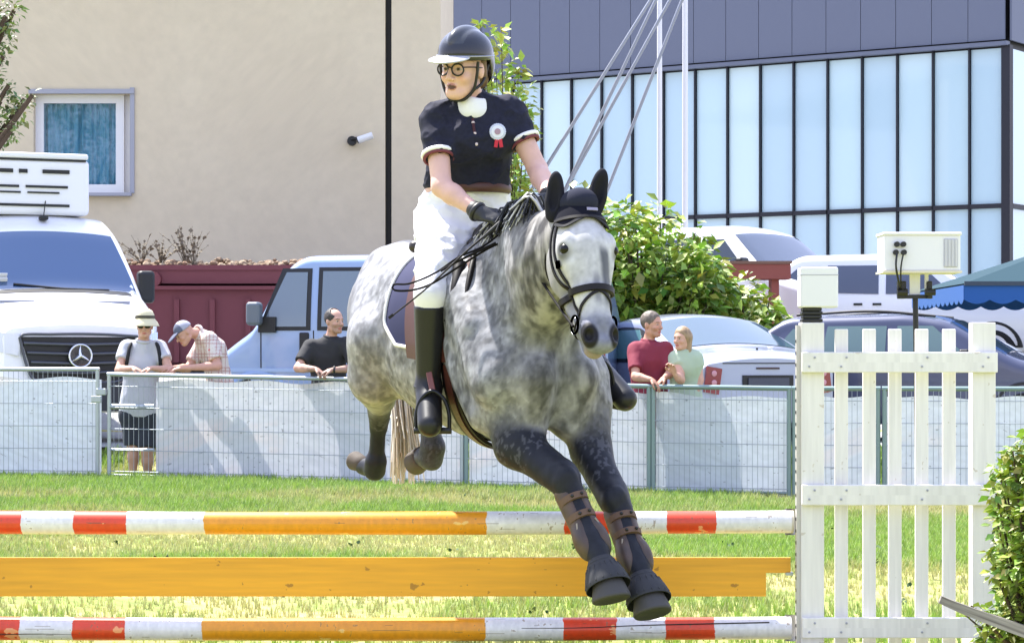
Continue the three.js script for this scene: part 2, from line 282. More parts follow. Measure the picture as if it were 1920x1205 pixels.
// ------------------------------------------------------------------ dark clad hall with glass front
{
  const vx = -0.836, vd = 0.5485, x0 = ax(1890, 53), d0 = 53, W = 0.87, y0 = 0.9, yr = 4.68, yt = 8.22, top = 13;
  const h = thing('glass_hall', 'hall with dark blue cladding above tall pale glass panes', 'building', V(x0, y0, -d0), { turn: 0 });
  // local: x along the front to the left and away, z out of the front; rotation maps +x to (vx, 0, -vd)
  h.rotation.y = Math.atan2(vd, vx);
  const clad = mat(0x62687a, 0.55, { metalness: 0.1 }), pale = [0xb9d2da, 0xb0cad4, 0xc0d7dc, 0xacc6d2, 0xb6d0d8].map((c, i) => mat(c, 0.1 + 0.03 * i, { clearcoat: 0.8, clearcoatRoughness: 0.03 })), mull = mat(0x23242d, 0.5, { metalness: 0.3 });  // pane tones are pale to stand in for the reflected sky
  const gp = box(W - 0.055, yt - yr - 0.1, 0.03), gl = box(W - 0.055, yr - y0 - 0.1, 0.03), gm = box(0.034, yt - y0, 0.1), gc = box(W - 0.014, top - yt - 0.12, 0.05), N = 24;
  const zs = 1; // front faces local +z or -z, found from the camera side
  const out = V(0, 0, 1).applyAxisAngle(V(0, 1, 0), h.rotation.y), toCam = V(-x0, 0, d0), sgn = out.dot(toCam) > 0 ? 1 : -1, r = rng(5);
  for (let i = 0; i < N; i++) {
    const x = (i + 0.5) * W;
    part('pane', gp, pale[(r() * 5) | 0], h, V(x, (yr + yt) / 2 - y0, 0)); part('pane', gl, pale[(r() * 5) | 0], h, V(x, (yr) / 2 - y0 / 2, 0));
    part('cladding_panel', gc, clad, h, V(x, (yt + top) / 2 - y0 + 0.06, sgn * 0.12));
    if (i) part('mullion', gm, mull, h, V(i * W, (yt - y0) / 2, sgn * 0.05));
  }
  part('corner_post', box(0.2, yt - y0, 0.2), mull, h, V(0, (yt - y0) / 2, sgn * 0.02));
  part('rail', box(N * W, 0.1, 0.09), mull, h, V(N * W / 2 + 0.1, yr - y0, sgn * 0.055));
  part('fascia', box(N * W + 0.1, 0.09, 0.2), clad, h, V(N * W / 2 - 0.02, yt - y0 + 0.03, sgn * 0.13));
  part('backing', box(N * W, top - y0, 0.1), M.black, h, V(N * W / 2 + 0.12, (top - y0) / 2, -sgn * 0.09));
  for (let i = 0; i < 4; i++) {
    part('side_pane', box(0.03, yt - yr - 0.1, 1.5), pale[i % 3], h, V(0, (yr + yt) / 2 - y0, -sgn * (0.85 + i * 1.56))); part('side_pane', box(0.03, yr - y0 - 0.1, 1.5), pale[i % 3], h, V(0, yr / 2 - y0 / 2, -sgn * (0.85 + i * 1.56)));
    part('side_cladding_panel', box(0.05, top - yt - 0.1, 1.54), clad, h, V(-0.1, (yt + top) / 2 - y0 + 0.05, -sgn * (0.72 + i * 1.56)));
  }
  part('side_rail', box(0.09, 0.1, 6.2), mull, h, V(-0.05, yr - y0, -sgn * 3.2)); part('side_backing', box(0.1, top - y0, 6.4), M.black, h, V(0.09, (top - y0) / 2, -sgn * 3.35));
  part('roof', box(N * W, 0.2, 6), clad, h, V(N * W / 2, top - y0 + 0.1, -sgn * 3));
}
// flag poles and stay cables
for (const [px, w, l] of [[1237, 0.055, 'thin white flagpole standing nearest the stay cables'], [1285, 0.06, 'thin white flagpole right of the stay cables']]) {
  const d = 47, b = V(ax(px, d), gy(3, d), -d), t = thing('flagpole', l, 'flagpole', b, { group: 'white flagpoles before the glass hall' });
  part('pole', new THREE.CylinderGeometry(w * 0.8, w, 13, 14).translate(0, 6.5, 0), M.white, t); part('base_plate', new THREE.CylinderGeometry(0.16, 0.18, 0.06, 14).translate(0, 0.03, 0), M.steel, t); part('finial', new THREE.SphereGeometry(0.09, 12, 8).translate(0, 13.05, 0), M.steel, t);
}
[[1035, 295, 1215, 8, 'leftmost of the four slanting stay cables'], [1086, 300, 1226, 8, 'second slanting stay cable from the left'], [1070, 338, 1252, 8, 'long slanting stay cable third from the left'], [1150, 328, 1276, 8, 'rightmost of the four slanting stay cables']].forEach(([a, b, c, e, l], i) => {
  const d = 44 + i * 0.35, p = at(a, b, d), q = at(c, e, d), u = q.clone().sub(p).normalize(), g0 = p.clone().addScaledVector(u, -(p.y - gy(p.x, d)) / u.y), g1 = q.clone().addScaledVector(u, 4.5);
  const t = thing('stay_cable', l, 'cable', g0, { world: true, group: 'stay cables before the glass hall' });
  part('cable', cyl(g0, g1, 0.032, 0.032, 8), mat(0x8e929c, 0.4, { metalness: 0.6 }), t); part('anchor', cyl(g0.clone().add(V(0, -0.05, 0)), g0.clone().addScaledVector(u, 0.4), 0.07, 0.04, 8), M.black, t);
});

// ------------------------------------------------------------------ red skip with rubble and weeds
{
  const d = 33.5, x0 = ax(225, d), x1 = ax(760, d), cx = (x0 + x1) / 2, yb = gy(cx, d), Y = (py) => CH - (py - HY) / F * d, t = thing('red_skip', 'dark red steel skip filled with earth behind the white van', 'skip', V(cx, yb, -d), { world: true });
  const red = mat(0x70383e, 0.55, { metalness: 0.2 }), w = x1 - x0, ty = Y(507), ry = Y(541);
  part('shell', merge([box(w, ry - yb - 0.15, 0.06, cx, (ry + yb + 0.15) / 2, -d), box(w, ty - yb, 0.06, cx, (ty + yb) / 2, -d - 1.8), box(0.06, ty - yb, 1.8, x0 + 0.03, (ty + yb) / 2, -d - 0.9), box(0.06, ty - yb, 1.8, x1 - 0.03, (ty + yb) / 2, -d - 0.9), box(w, 0.05, 1.7, cx, yb + 0.12, -d - 0.9)]), red, t);
  part('upper_panel', box(w, ty - ry - 0.06, 0.05, cx, (ty + ry) / 2 + 0.04, -d + 0.03), red, t);
  part('ledge', box(w + 0.04, 0.05, 0.16, cx, ry + 0.01, -d + 0.06), red, t);
  part('rim', box(w + 0.06, 0.07, 0.12, cx, ty + 0.04, -d + 0.02), red, t);
  part('hook', cyl(V(ax(290, d), Y(524), -d + 0.05), V(ax(290, d), Y(524), -d + 0.14), 0.11, 0.1, 14), red, t);
  for (let i = 0; i < 8; i++) part('rib', box(0.07, ry - yb - 0.3, 0.07, x0 + 0.3 + i * w / 8, (ry + yb) / 2, -d + 0.065), red, t);
  const r = rng(11), gl = [];
  for (let i = 0; i < 900; i++) { const s = 0.02 + 0.05 * r(), g = new THREE.IcosahedronGeometry(s, 0); g.scale(1, 0.7, 1); g.rotateY(r() * 6); g.translate(x0 + r() * w, ty + 0.02 + 0.12 * r() * r() + 0.04, -d - 0.1 - 1.5 * r()); gl.push(colourBy(g, (() => { const k = 0.6 + 0.7 * r(), c = mix3([0.22, 0.14, 0.09], [0.30, 0.24, 0.17], r()); return () => c.map(q => q * k); })())); }
  gl.push(colourBy(box(w - 0.1, 0.2, 1.7, cx, ty - 0.03, -d - 0.9), () => [0.14, 0.10, 0.07]));
  const m = new THREE.Mesh(merge(gl), vmat(1)); m.name = 'rubble'; m.castShadow = m.receiveShadow = true; tag(m, 'brown earth and rubble heaped in the red skip', 'rubble', null, 'stuff'); scene.add(m);
  [[265, 455], [300, 465], [345, 428], [362, 440]].forEach(([px, py], k) => {
    const wd = d + 0.4, b = V(ax(px, wd), ty + 0.08, -wd), hgt = Y(py) - b.y + 0.15, l = [], n = thing('dry_weed', ['short dry weed on the skip nearest the white van', 'low dry weed, second along the skip rim', 'tallest dry weed growing out of the skip', 'dry weed with seed heads, rightmost on the skip'][k], 'weed', b, { group: 'weeds growing in the skip' });
    for (let i = 0; i < 14; i++) { const a = r() * 6.28, q = 0.12 + 0.25 * r(), hh = hgt * (0.4 + 0.6 * r()); l.push(strand([V(0, 0, 0), V(Math.cos(a) * q * 0.4, hh * 0.6, Math.sin(a) * q * 0.4), V(Math.cos(a) * q, hh, Math.sin(a) * q)], 0.006, 0.003, 4, 3)); for (let j = 0; j < 6; j++) { const g = new THREE.CircleGeometry(0.018 + 0.02 * r(), 4); g.rotateX(r() * 3); g.rotateY(r() * 6); const f = 0.4 + 0.6 * r(); g.translate(Math.cos(a) * q * f * f, hh * f, Math.sin(a) * q * f * f); l.push(g); } }
    part('stems', merge(l), mat(0x7a7060, 0.9, { side: THREE.DoubleSide }), n);
  });
}
// ------------------------------------------------------------------ vehicles: lofted bodies, patches of glass on the loft
// o.top: [x, y] outline from nose to tail over the top (x runs backward from the nose), o.W half width, o.belt, o.tum, o.y0
function outline(pts) { return (x) => { if (x <= pts[0][0]) return pts[0][1]; for (let i = 1; i < pts.length; i++) if (x <= pts[i][0]) return mix(pts[i - 1][1], pts[i][1], (x - pts[i - 1][0]) / (pts[i][0] - pts[i - 1][0])); return pts[pts.length - 1][1]; }; }
function smoothOutline(pts, s) { const f = outline(pts); return (x) => { let a = 0; for (let i = -4; i <= 4; i++) a += f(x + i * s / 4); return a / 9; }; }
function vehicle(o) {
  const L = o.L, raw = smoothOutline(o.top, o.soft ?? 0.06), top = raw;
  const plan = (x) => 1 - (o.nose ?? 0.14) * Math.pow(clamp(1 - x / (o.noseL ?? 0.7)), 2.4) - (o.tail ?? 0.1) * Math.pow(clamp(1 - (L - x) / (o.tailL ?? 0.5)), 2.4);
  const side = (y) => (y < o.belt ? 1 - 0.02 * Math.pow(clamp((o.belt - 0.25 - y) / 0.4), 2) - 0.05 * clamp((0.45 - y) / 0.25) : 1 - o.tum * Math.pow((y - o.belt) / 0.5, 1.25));
  const hw = (x, y) => o.W * plan(x) * side(y);
  const rr = o.round ?? 0.1, ns = o.ns ?? 60;
  const section = (x) => {
    const t = top(x), y0 = o.y0, r = Math.min(rr, (t - y0) * 0.3), p = [[hw(x, y0) - 0.06, y0], [hw(x, y0 + 0.05), y0 + 0.06]];
    for (let i = 1; i <= 12; i++) { const y = mix(y0 + 0.06, t - r, i / 12); p.push([hw(x, y), y]); }
    const e = hw(x, t - r); for (let i = 1; i <= 6; i++) { const a = i / 6 * Math.PI / 2; p.push([e - r * 1.15 + r * 1.15 * Math.cos(a), t - r + r * Math.sin(a)]); }
    const we = e - r * 1.15; for (let i = 1; i <= 5; i++) { const q = 1 - i / 5; p.push([we * q, t + (o.crown ?? 0.03) * (1 - q * q)]); }
    return p;
  };
  const P = [], I = [], xs = []; for (let i = 0; i <= ns; i++) xs.push(L * i / ns);
  const rows = xs.map(section), n = rows[0].length, full = 2 * n - 1;
  rows.forEach((p, i) => { for (let j = 0; j < full; j++) { const q = j < n ? p[j] : p[2 * n - 2 - j]; P.push(-xs[i], q[1], j < n ? q[0] : -q[0]); } });
  for (let i = 0; i < ns; i++) for (let j = 0; j < full - 1; j++) { const a = i * full + j, b = a + full; I.push(a, a + 1, b, a + 1, b + 1, b); }
  for (const [i, f] of [[0, 1], [ns, 0]]) { const c = P.length / 3, o2 = i * full; P.push(-xs[i], (rows[i][0][1] + top(xs[i])) / 2, 0); for (let j = 0; j < full; j++) { const k = (j + 1) % full; f ? I.push(c, o2 + k, o2 + j) : I.push(c, o2 + j, o2 + k); } }
  let g = new THREE.BufferGeometry(); g.setAttribute('position', new THREE.Float32BufferAttribute(P, 3)); g.setIndex(I); g = toCreasedNormals(g, 0.6);
  // closed slab of a grid of points
  const slab = (fn, nu, nv, th) => {
    const p = [], id = []; for (let s = 0; s < 2; s++) for (let i = 0; i <= nu; i++) for (let j = 0; j <= nv; j++) { const q = fn(i / nu, j / nv, s ? 0 : th); p.push(q.x, q.y, q.z); }
    const m = (nu + 1) * (nv + 1), w = nv + 1; for (let i = 0; i < nu; i++) for (let j = 0; j < nv; j++) { const a = i * w + j; id.push(a, a + w, a + 1, a + 1, a + w, a + w + 1, m + a, m + a + 1, m + a + w, m + a + 1, m + a + w + 1, m + a + w); }
    const ed = (a, b) => id.push(a, b, m + a, b, m + b, m + a); for (let i = 0; i < nu; i++) { ed((i + 1) * w, i * w); ed(i * w + nv, (i + 1) * w + nv); } for (let j = 0; j < nv; j++) { ed(j, j + 1); ed(nu * w + j + 1, nu * w + j); }
    const q = new THREE.BufferGeometry(); q.setAttribute('position', new THREE.Float32BufferAttribute(p, 3)); q.setIndex(id); return toCreasedNormals(q, 0.6);
  };
  // pane on the side: four corners [x, y] front-bottom, rear-bottom, rear-top, front-top
  const sidePane = (s, [a, b, c, d], off = 0.008, th = 0.006) => slab((u, v, t) => { const x = mix(mix(a[0], b[0], u), mix(d[0], c[0], u), v), y = mix(mix(a[1], b[1], u), mix(d[1], c[1], u), v); return V(-x, y, s * (hw(x, y) + off + t - th)); }, 10, 8, th);
  // pane over the top between two x, inset from the shoulder line
  const topPane = (xa, xb, ia, ib, off = 0.008, th = 0.006) => slab((u, v, t) => { const x = mix(xa, xb, u), T = top(x), r = Math.min(rr, (T - o.y0) * 0.3), w = Math.max(0.05, hw(x, T - r) - r * 1.15 - mix(ia, ib, u) + r * 0.55), z = (v * 2 - 1) * w, we = hw(x, T - r) - r * 1.15, q = z / we; const sl = (top(x + 0.02) - top(x - 0.02)) / 0.04, nl = Math.hypot(1, sl); const yy = T + (o.crown ?? 0.03) * (1 - q * q) - (Math.abs(q) > 1 ? r - Math.sqrt(Math.max(0, r * r - ((Math.abs(z) - we) / 1.15) ** 2)) : 0); return V(-x + sl * (off + t - th) / nl, yy + (off + t - th) / nl, z); }, 14, 14, th);
  return { body: g, top, hw, sidePane, topPane, slab };
}
const tyreG = new THREE.TorusGeometry(0.26, 0.075, 10, 28).scale(1, 1, 1.3), rimG = new THREE.CylinderGeometry(0.2, 0.2, 0.12, 20).rotateX(Math.PI / 2), archG = new THREE.TorusGeometry(0.37, 0.035, 6, 20, Math.PI);
function wheels(t, xs, W, archMat, r = 0.33) {
  for (const x of xs) for (const s of [-1, 1]) {
    const w = part('wheel', rimG, M.steel, t, V(-x, r, s * (W - 0.07))); part('tyre', tyreG, M.tyre, w, V(0, 0, 0));
    part('wheel_arch', archG, archMat, t, V(-x, r + 0.02, s * (W - 0.01)));
    part('wheel_well', new THREE.CylinderGeometry(0.36, 0.36, 0.05, 20).rotateX(Math.PI / 2), M.black, t, V(-x, r + 0.02, s * (W - 0.035)));
  }
}
const paint = (c, m = 0.1) => mat(c, 0.35, { metalness: m, clearcoat: 0.9, clearcoatRoughness: 0.06 });
const turnTo = (sx, tc) => Math.atan2(-tc, sx);     // heading (sx to the viewer's right, tc toward the camera)
const pane2 = mat(0x24303c, 0.05, { clearcoat: 1, clearcoatRoughness: 0.02, metalness: 0.3 });

// white refrigerated van, nose toward the camera and to the right
{
  const b = 24 * Math.PI / 180, d = 26.6, t = thing('delivery_van', 'white refrigerated delivery van with dark grille and round star emblem', 'van', V(ax(146, d), gy(-4.7, 27.5) + 0.05, -d), { turn: turnTo(Math.sin(b), Math.cos(b)) });
  const v = vehicle({ L: 5.6, W: 1.0, belt: 1.6, tum: 0.09, y0: 0.3, round: 0.12, noseL: 0.5, nose: 0.16, soft: 0.09, crown: 0.04, top: [[0, 1.22], [0.12, 1.30], [0.85, 1.62], [1.0, 1.66], [1.62, 2.38], [1.95, 2.56], [2.2, 2.58], [5.6, 2.58]] });
  const wp = paint(0xe6e6ea);
  part('body', v.body, wp, t);
  const cool = new THREE.MeshPhysicalMaterial({ color: 0x35537a, roughness: 0.05, metalness: 0.35, clearcoat: 1 });
  const ws = part('windscreen', v.topPane(0.98, 1.60, 0.0, 0.03), cool, t);
  part('wiper', tube([V(-0.98, 1.69, -0.6), V(-0.96, 1.70, -0.1), V(-1.02, 1.75, 0.5)], 0.014, 10, 5), M.black, ws);
  part('scuttle', v.topPane(0.86, 0.965, 0.0, 0.0, 0.006), M.black, t);
  part('sticker', box(0.006, 0.05, 0.12, 0, 0, 0).rotateZ(-0.7), M.white, ws, V(-1.06, 1.80, 0.62)); part('sticker', box(0.006, 0.09, 0.13, 0, 0, 0).rotateZ(-0.7), M.white, ws, V(-1.10, 1.84, 0.62));
  for (const s of [-1, 1]) {
    part('side_window', v.sidePane(s, [[1.25, 1.62], [2.15, 1.62], [2.15, 2.3], [1.72, 2.3]]), pane2, t);
    const m = part('mirror', rbox(0.16, 0.38, 0.2, 0.05, -1.15, 1.74, s * 1.08), M.black, t); part('mirror_arm', box(0.06, 0.08, 0.14, -1.16, 1.6, s * 0.98), M.black, m);
    part('headlight', v.slab((u, w, th) => { const y = mix(0.98, 1.2, w), z = mix(0.66, 0.92, u); return V(0.02 + th - 0.25 * Math.pow((z - 0.6) / 0.35, 2) * 0.5, y - 0.05 * (1 - u), s * z); }, 8, 4, 0.03), mat(0xc8ccd4, 0.08, { clearcoat: 1, metalness: 0.3 }), t);
    part('hood_vent', box(0.03, 0.02, 0.4).rotateZ(0.4), M.greyTrim, t, V(-0.62, 1.545, s * 0.55));
  }
  // grille: frame, slats, emblem
  const gr = part('grille', v.slab((u, w, th) => { const z = mix(-1, 1, u) * mix(0.5, 0.64, w), y = mix(0.66, 1.14, w); return V(0.015 + th - 0.05 * z * z, y, z); }, 12, 6, 0.03), M.black, t);
  part('grille_frame', merge([tube([V(0.05, 1.15, -0.66), V(0.062, 1.17, -0.3), V(0.064, 1.175, 0), V(0.062, 1.17, 0.3), V(0.05, 1.15, 0.66), V(0.045, 1.1, 0.655), V(0.04, 0.7, 0.53), V(0.045, 0.65, 0.45), V(0.05, 0.64, 0), V(0.045, 0.65, -0.45), V(0.04, 0.7, -0.53), V(0.045, 1.1, -0.655), V(0.05, 1.15, -0.66)], 0.018, 60, 6)]), mat(0x4a4c55, 0.4), gr);
  for (let i = 0; i < 4; i++) { const y = 0.74 + i * 0.105, w = mix(0.5, 0.62, i / 3); part('grille_slat', tube([V(0.04, y + 0.015, -w), V(0.068, y, 0), V(0.04, y + 0.015, w)], 0.02, 16, 6), mat(0x3c3e48, 0.35, { clearcoat: 0.4 }), gr); }
  const em = part('emblem', new THREE.TorusGeometry(0.125, 0.013, 8, 36).rotateY(Math.PI / 2), M.chrome, t, V(0.105, 0.93, 0));
  part('emblem_backing', new THREE.CylinderGeometry(0.118, 0.118, 0.02, 30).rotateZ(Math.PI / 2), M.blackGloss, em, V(-0.012, 0, 0));
  for (let k = 0; k < 3; k++) { const a = k * 2 * Math.PI / 3, g = new THREE.ConeGeometry(0.034, 0.125, 4).scale(1, 1, 0.4).rotateY(Math.PI / 2).translate(0, 0.0625, 0).rotateX(a); part('emblem_arm', g, M.chrome, em, V(0.006, 0, 0)); }
  part('bumper', v.slab((u, w, th) => { const z = mix(-0.96, 0.96, u), y = mix(0.32, 0.63, w); return V(0.05 + th - 0.32 * Math.pow(Math.abs(z), 3.2) * 0.6, y, z); }, 16, 4, 0.05), mat(0x2c2e36, 0.6), t);
  wheels(t, [0.85, 4.4], 0.98, M.black);
  // refrigeration unit on the roof
  const un = part('cooling_unit', merge([rbox(0.75, 0.66, 1.6, 0.06, -2.25, 2.93, 0.2)]), M.whitePlastic, t);
  part('unit_lid', rbox(0.9, 0.07, 1.56, 0.03, -2.3, 3.295, 0.2), M.white, un); part('unit_gap', box(0.7, 0.03, 1.5, -2.22, 3.252, 0.2), M.black, un);
  const fx = -1.868; for (const [y, z0, z1, hh] of [[3.11, -0.62, -0.3, 0.045], [3.11, -0.12, -0.02, 0.045], [3.11, 0.05, 0.37, 0.045], [2.93, -0.6, -0.1, 0.028], [2.93, -0.02, 0.33, 0.028], [2.86, -0.5, -0.12, 0.02], [2.86, -0.04, 0.24, 0.02], [2.71, -0.62, 0.38, 0.03]]) part('unit_slot', box(0.02, hh, z1 - z0, fx, y, (z0 + z1) / 2 + 0.27), M.black, un);
  const an = part('antenna', rbox(0.12, 0.05, 0.1, 0.02, -1.78, 2.555, -0.02), M.black, t); part('antenna_rod', cyl(V(-1.78, 2.57, -0.02), V(-1.95, 2.9, -0.1), 0.006), M.black, an);
}
// pale blue van side on, nose to the left
{
  const d = 27.6, t = thing('blue_van', 'pale blue passenger van parked side on behind the barrier', 'van', V(ax(418, d), gy(-3, d), -d - 0.3), { turn: turnTo(-Math.cos(0.12), -Math.sin(0.12)) }); t.scale.setScalar(1.09);
  const v = vehicle({ L: 4.15, W: 0.92, belt: 1.22, tum: 0.1, y0: 0.28, round: 0.11, soft: 0.07, top: [[0, 0.75], [0.06, 0.86], [0.42, 1.12], [0.5, 1.16], [0.82, 1.80], [1.02, 1.93], [3.9, 1.96], [4.08, 1.86], [4.15, 1.1]] });
  const bp = paint(0x879cc0, 0.1); part('body', v.body, bp, t);
  part('windscreen', v.topPane(0.53, 0.8, 0.0, 0.02), pane2, t);
  const see = mat(0x66737e, 0.06, { metalness: 0.15, clearcoat: 1 });
  for (const s of [-1, 1]) {
    for (const [c, n] of [[[[0.60, 1.2], [1.06, 1.2], [1.06, 1.76], [0.84, 1.76]], 'door_window'], [[[1.22, 1.2], [1.66, 1.2], [1.66, 1.77], [1.22, 1.77]], 'side_window'], [[[1.75, 1.2], [2.4, 1.2], [2.4, 1.77], [1.75, 1.77]], 'side_window'], [[[2.6, 1.2], [3.85, 1.2], [3.78, 1.76], [2.6, 1.76]], 'side_window']]) {
      const big = c.map(([x, y], i) => [x + (i === 0 || i === 3 ? -0.045 : 0.045), y + (i < 2 ? -0.04 : 0.04)]);
      const w = part(n, v.sidePane(s, c, 0.016), see, t); part('seal', v.sidePane(s, big, 0.008), M.black, w);
    }
    part('waist_line', v.sidePane(s, [[0.25, 0.735], [4.0, 0.735], [4.0, 0.775], [0.25, 0.775]], 0.012, 0.01), mat(0x9aafd0, 0.35), t);
    part('door_handle', rbox(0.1, 0.2, 0.04, 0.015, -1.04, 1.04, s * 0.925), M.black, t);
    for (const x of [0.58, 1.13, 2.5]) part('door_seam', v.sidePane(s, [[x, 0.4], [x + 0.012, 0.4], [x + 0.012, 1.16], [x, 1.16]], 0.003, 0.003), M.black, t);
    const m = part('mirror', rbox(0.15, 0.24, 0.18, 0.04, -0.55, 1.33, s * 1.06), mat(0x5c6570, 0.4), t); part('mirror_foot', box(0.18, 0.16, 0.1, -0.66, 1.22, s * 0.93), M.black, m);
    part('rear_light', box(0.05, 0.4, 0.12, -4.1, 0.95, s * 0.8), mat(0x8a1a1a, 0.3), t); part('headlight', box(0.05, 0.14, 0.26, -0.04, 0.66, s * 0.62), mat(0xc8ccd4, 0.1), t);
  }
  part('steering_wheel', new THREE.TorusGeometry(0.18, 0.018, 6, 20).rotateY(1.2).translate(-0.85, 1.22, -0.4), M.black, t);
  wheels(t, [0.55, 3.2], 0.91, mat(0x8aa0c4, 0.4));
}
// silver coupe seen from the rear
{
  const b = 22 * Math.PI / 180, d = 26.2, t = thing('silver_coupe', 'silver coupe seen from behind with dark rear window and red tail lamp', 'car', V(ax(1440, d), gy(2, 27), -d), { turn: turnTo(-Math.sin(b), -Math.cos(b)) });
  // built nose first, so the tail sits at local x = -L; shift so that the tail is at the base point
  const L = 4.5, v = vehicle({ L, W: 0.9, belt: 0.9, tum: 0.22, y0: 0.25, round: 0.12, soft: 0.12, crown: 0.06, top: [[0, 0.62], [0.15, 0.72], [1.2, 0.92], [1.95, 1.36], [2.3, 1.42], [2.9, 1.40], [3.85, 1.03], [4.4, 0.97], [4.5, 0.86]] });
  const g = (q) => { q.translate(L, 0, 0); return q; }, sp = paint(0x9aa0b4, 0.35);
  part('body', g(v.body), sp, t); part('rear_window', g(v.topPane(3.0, 3.78, 0.03, 0.0)), mat(0x2f4a54, 0.05, { metalness: 0.15, clearcoat: 1 }), t); part('windscreen', g(v.topPane(1.28, 1.92, 0, 0.03)), pane2, t);
  for (const s of [-1, 1]) {
    const w = part('side_window', g(v.sidePane(s, [[1.45, 0.95], [3.3, 0.95], [2.85, 1.28], [1.95, 1.28]], 0.014)), mat(0x4f7a76, 0.06, { metalness: 0.3, clearcoat: 1 }), t); part('trim', g(v.sidePane(s, [[1.35, 0.91], [3.42, 0.91], [2.92, 1.32], [1.9, 1.32]], 0.006)), M.black, w);
    const l = part('tail_lamp', g(v.slab((u, w2, th) => { const z = mix(0.62, 0.79, u) - 0.04 * w2, y = mix(0.56, 0.84, w2) + 0.03 * u; return V(-L - th - 0.004 + 0.35 * Math.pow(Math.max(0, z - 0.5), 2) * 1.2, y, s * z); }, 6, 6, 0.05)), mat(0x7c0f1c, 0.12, { clearcoat: 1 }), t);
    for (const y of [0.69, 0.79]) part('lamp_lens', new THREE.SphereGeometry(0.033, 12, 8).scale(0.4, 1, 1).translate(-0.045, y, s * 0.675), mat(0xc08890, 0.15), l);
  }
  part('boot_seam', box(0.01, 0.012, 1.1, -0.003, 0.9, 0), M.black, t); part('plate_recess', box(0.03, 0.14, 0.62, -0.002, 0.7, 0), M.black, t); part('number_plate', box(0.02, 0.1, 0.5, -0.022, 0.69, 0), mat(0x3a3d4c, 0.4), t);
  part('brake_light', box(0.03, 0.02, 0.28, -0.0, 0.845, 0.0), mat(0x301016, 0.3), t); part('aerial', cyl(V(0.25, 1.0, 0.0), V(0.25, 1.07, 0), 0.012), M.black, t);
  wheels(t, [0.85 - L, 3.55 - L], 0.88, M.black, 0.32);
}
// dark car on the right, front to the right
{
  const d = 26.4, t = thing('dark_estate_car', 'dark estate car parked behind the white picket wing', 'car', V(ax(2115, d), gy(4, 27) - 0.04, -d - 0.6), { turn: turnTo(Math.cos(0.35), Math.sin(0.35)) });
  const v = vehicle({ L: 4.3, W: 0.9, belt: 0.95, tum: 0.2, y0: 0.25, round: 0.12, soft: 0.1, top: [[0, 0.66], [0.12, 0.78], [1.0, 1.0], [1.75, 1.42], [2.2, 1.49], [3.6, 1.46], [4.1, 1.12], [4.3, 0.9]] });
  part('body', v.body, paint(0x3c4058, 0.3), t); part('windscreen', v.topPane(1.08, 1.72, 0, 0.02), mat(0x46597a, 0.05, { metalness: 0.4, clearcoat: 1 }), t); part('rear_window', v.topPane(3.66, 4.08, 0.02, 0), pane2, t);
  for (const s of [-1, 1]) for (const c of [[[1.45, 0.98], [2.3, 0.98], [2.3, 1.36], [1.9, 1.36]], [[2.42, 0.98], [3.15, 0.98], [3.1, 1.36], [2.42, 1.36]], [[3.25, 1.0], [3.75, 1.02], [3.5, 1.33], [3.2, 1.35]]]) part('side_window', v.sidePane(s, c, 0.01), mat(0x5a6f6a, 0.05, { metalness: 0.3, clearcoat: 1 }), t);
  for (const s of [-1, 1]) { part('headlight', box(0.06, 0.12, 0.3, -0.05, 0.68, s * 0.6), mat(0xc8ccd4, 0.1), t); part('mirror', rbox(0.12, 0.13, 0.2, 0.03, -1.5, 1.03, s * 1.0), M.black, t); part('tail_lamp', box(0.06, 0.2, 0.16, -4.25, 0.85, s * 0.68), mat(0x9a1420, 0.2), t); part('roof_rail', tube([V(-1.9, 1.47, s * 0.6), V(-2.6, 1.53, s * 0.6), V(-3.5, 1.49, s * 0.6)], 0.016, 12, 5), M.black, t); }
  wheels(t, [0.85, 3.45], 0.88, M.black);
}
// white SUV farther back
{
  const d = 33, t = thing('white_suv', 'white car parked uphill behind the white cabinet on the stand', 'car', V(ax(1995, d), gy(5, d), -d - 0.5), { turn: turnTo(Math.cos(0.2), Math.sin(0.2)) });
  const v = vehicle({ L: 4.4, W: 0.92, belt: 1.08, tum: 0.18, y0: 0.3, round: 0.12, soft: 0.1, top: [[0, 0.8], [0.12, 0.95], [1.0, 1.1], [1.7, 1.6], [2.2, 1.68], [3.5, 1.66], [4.1, 1.25], [4.4, 1.05]] });
  part('body', v.body, paint(0xe2e2e6), t); part('windscreen', v.topPane(1.08, 1.68, 0, 0.02), pane2, t);
  for (const s of [-1, 1]) { for (const c of [[[1.4, 1.12], [2.3, 1.12], [2.3, 1.52], [1.82, 1.52]], [[2.4, 1.12], [3.15, 1.14], [3.1, 1.52], [2.4, 1.52]], [[3.25, 1.15], [3.85, 1.2], [3.5, 1.5], [3.2, 1.51]]]) part('side_window', v.sidePane(s, c, 0.01), mat(0x3c4456, 0.06, { metalness: 0.15, clearcoat: 1 }), t); for (const x of [2.02, 2.28]) part('door_handle', box(0.12, 0.03, 0.03, -x - 0.4, 0.98, s * 0.92), M.black, t); part('headlight', box(0.06, 0.14, 0.3, -0.05, 0.8, s * 0.6), M.chrome, t); }
  wheels(t, [0.85, 3.5], 0.9, M.black);
}
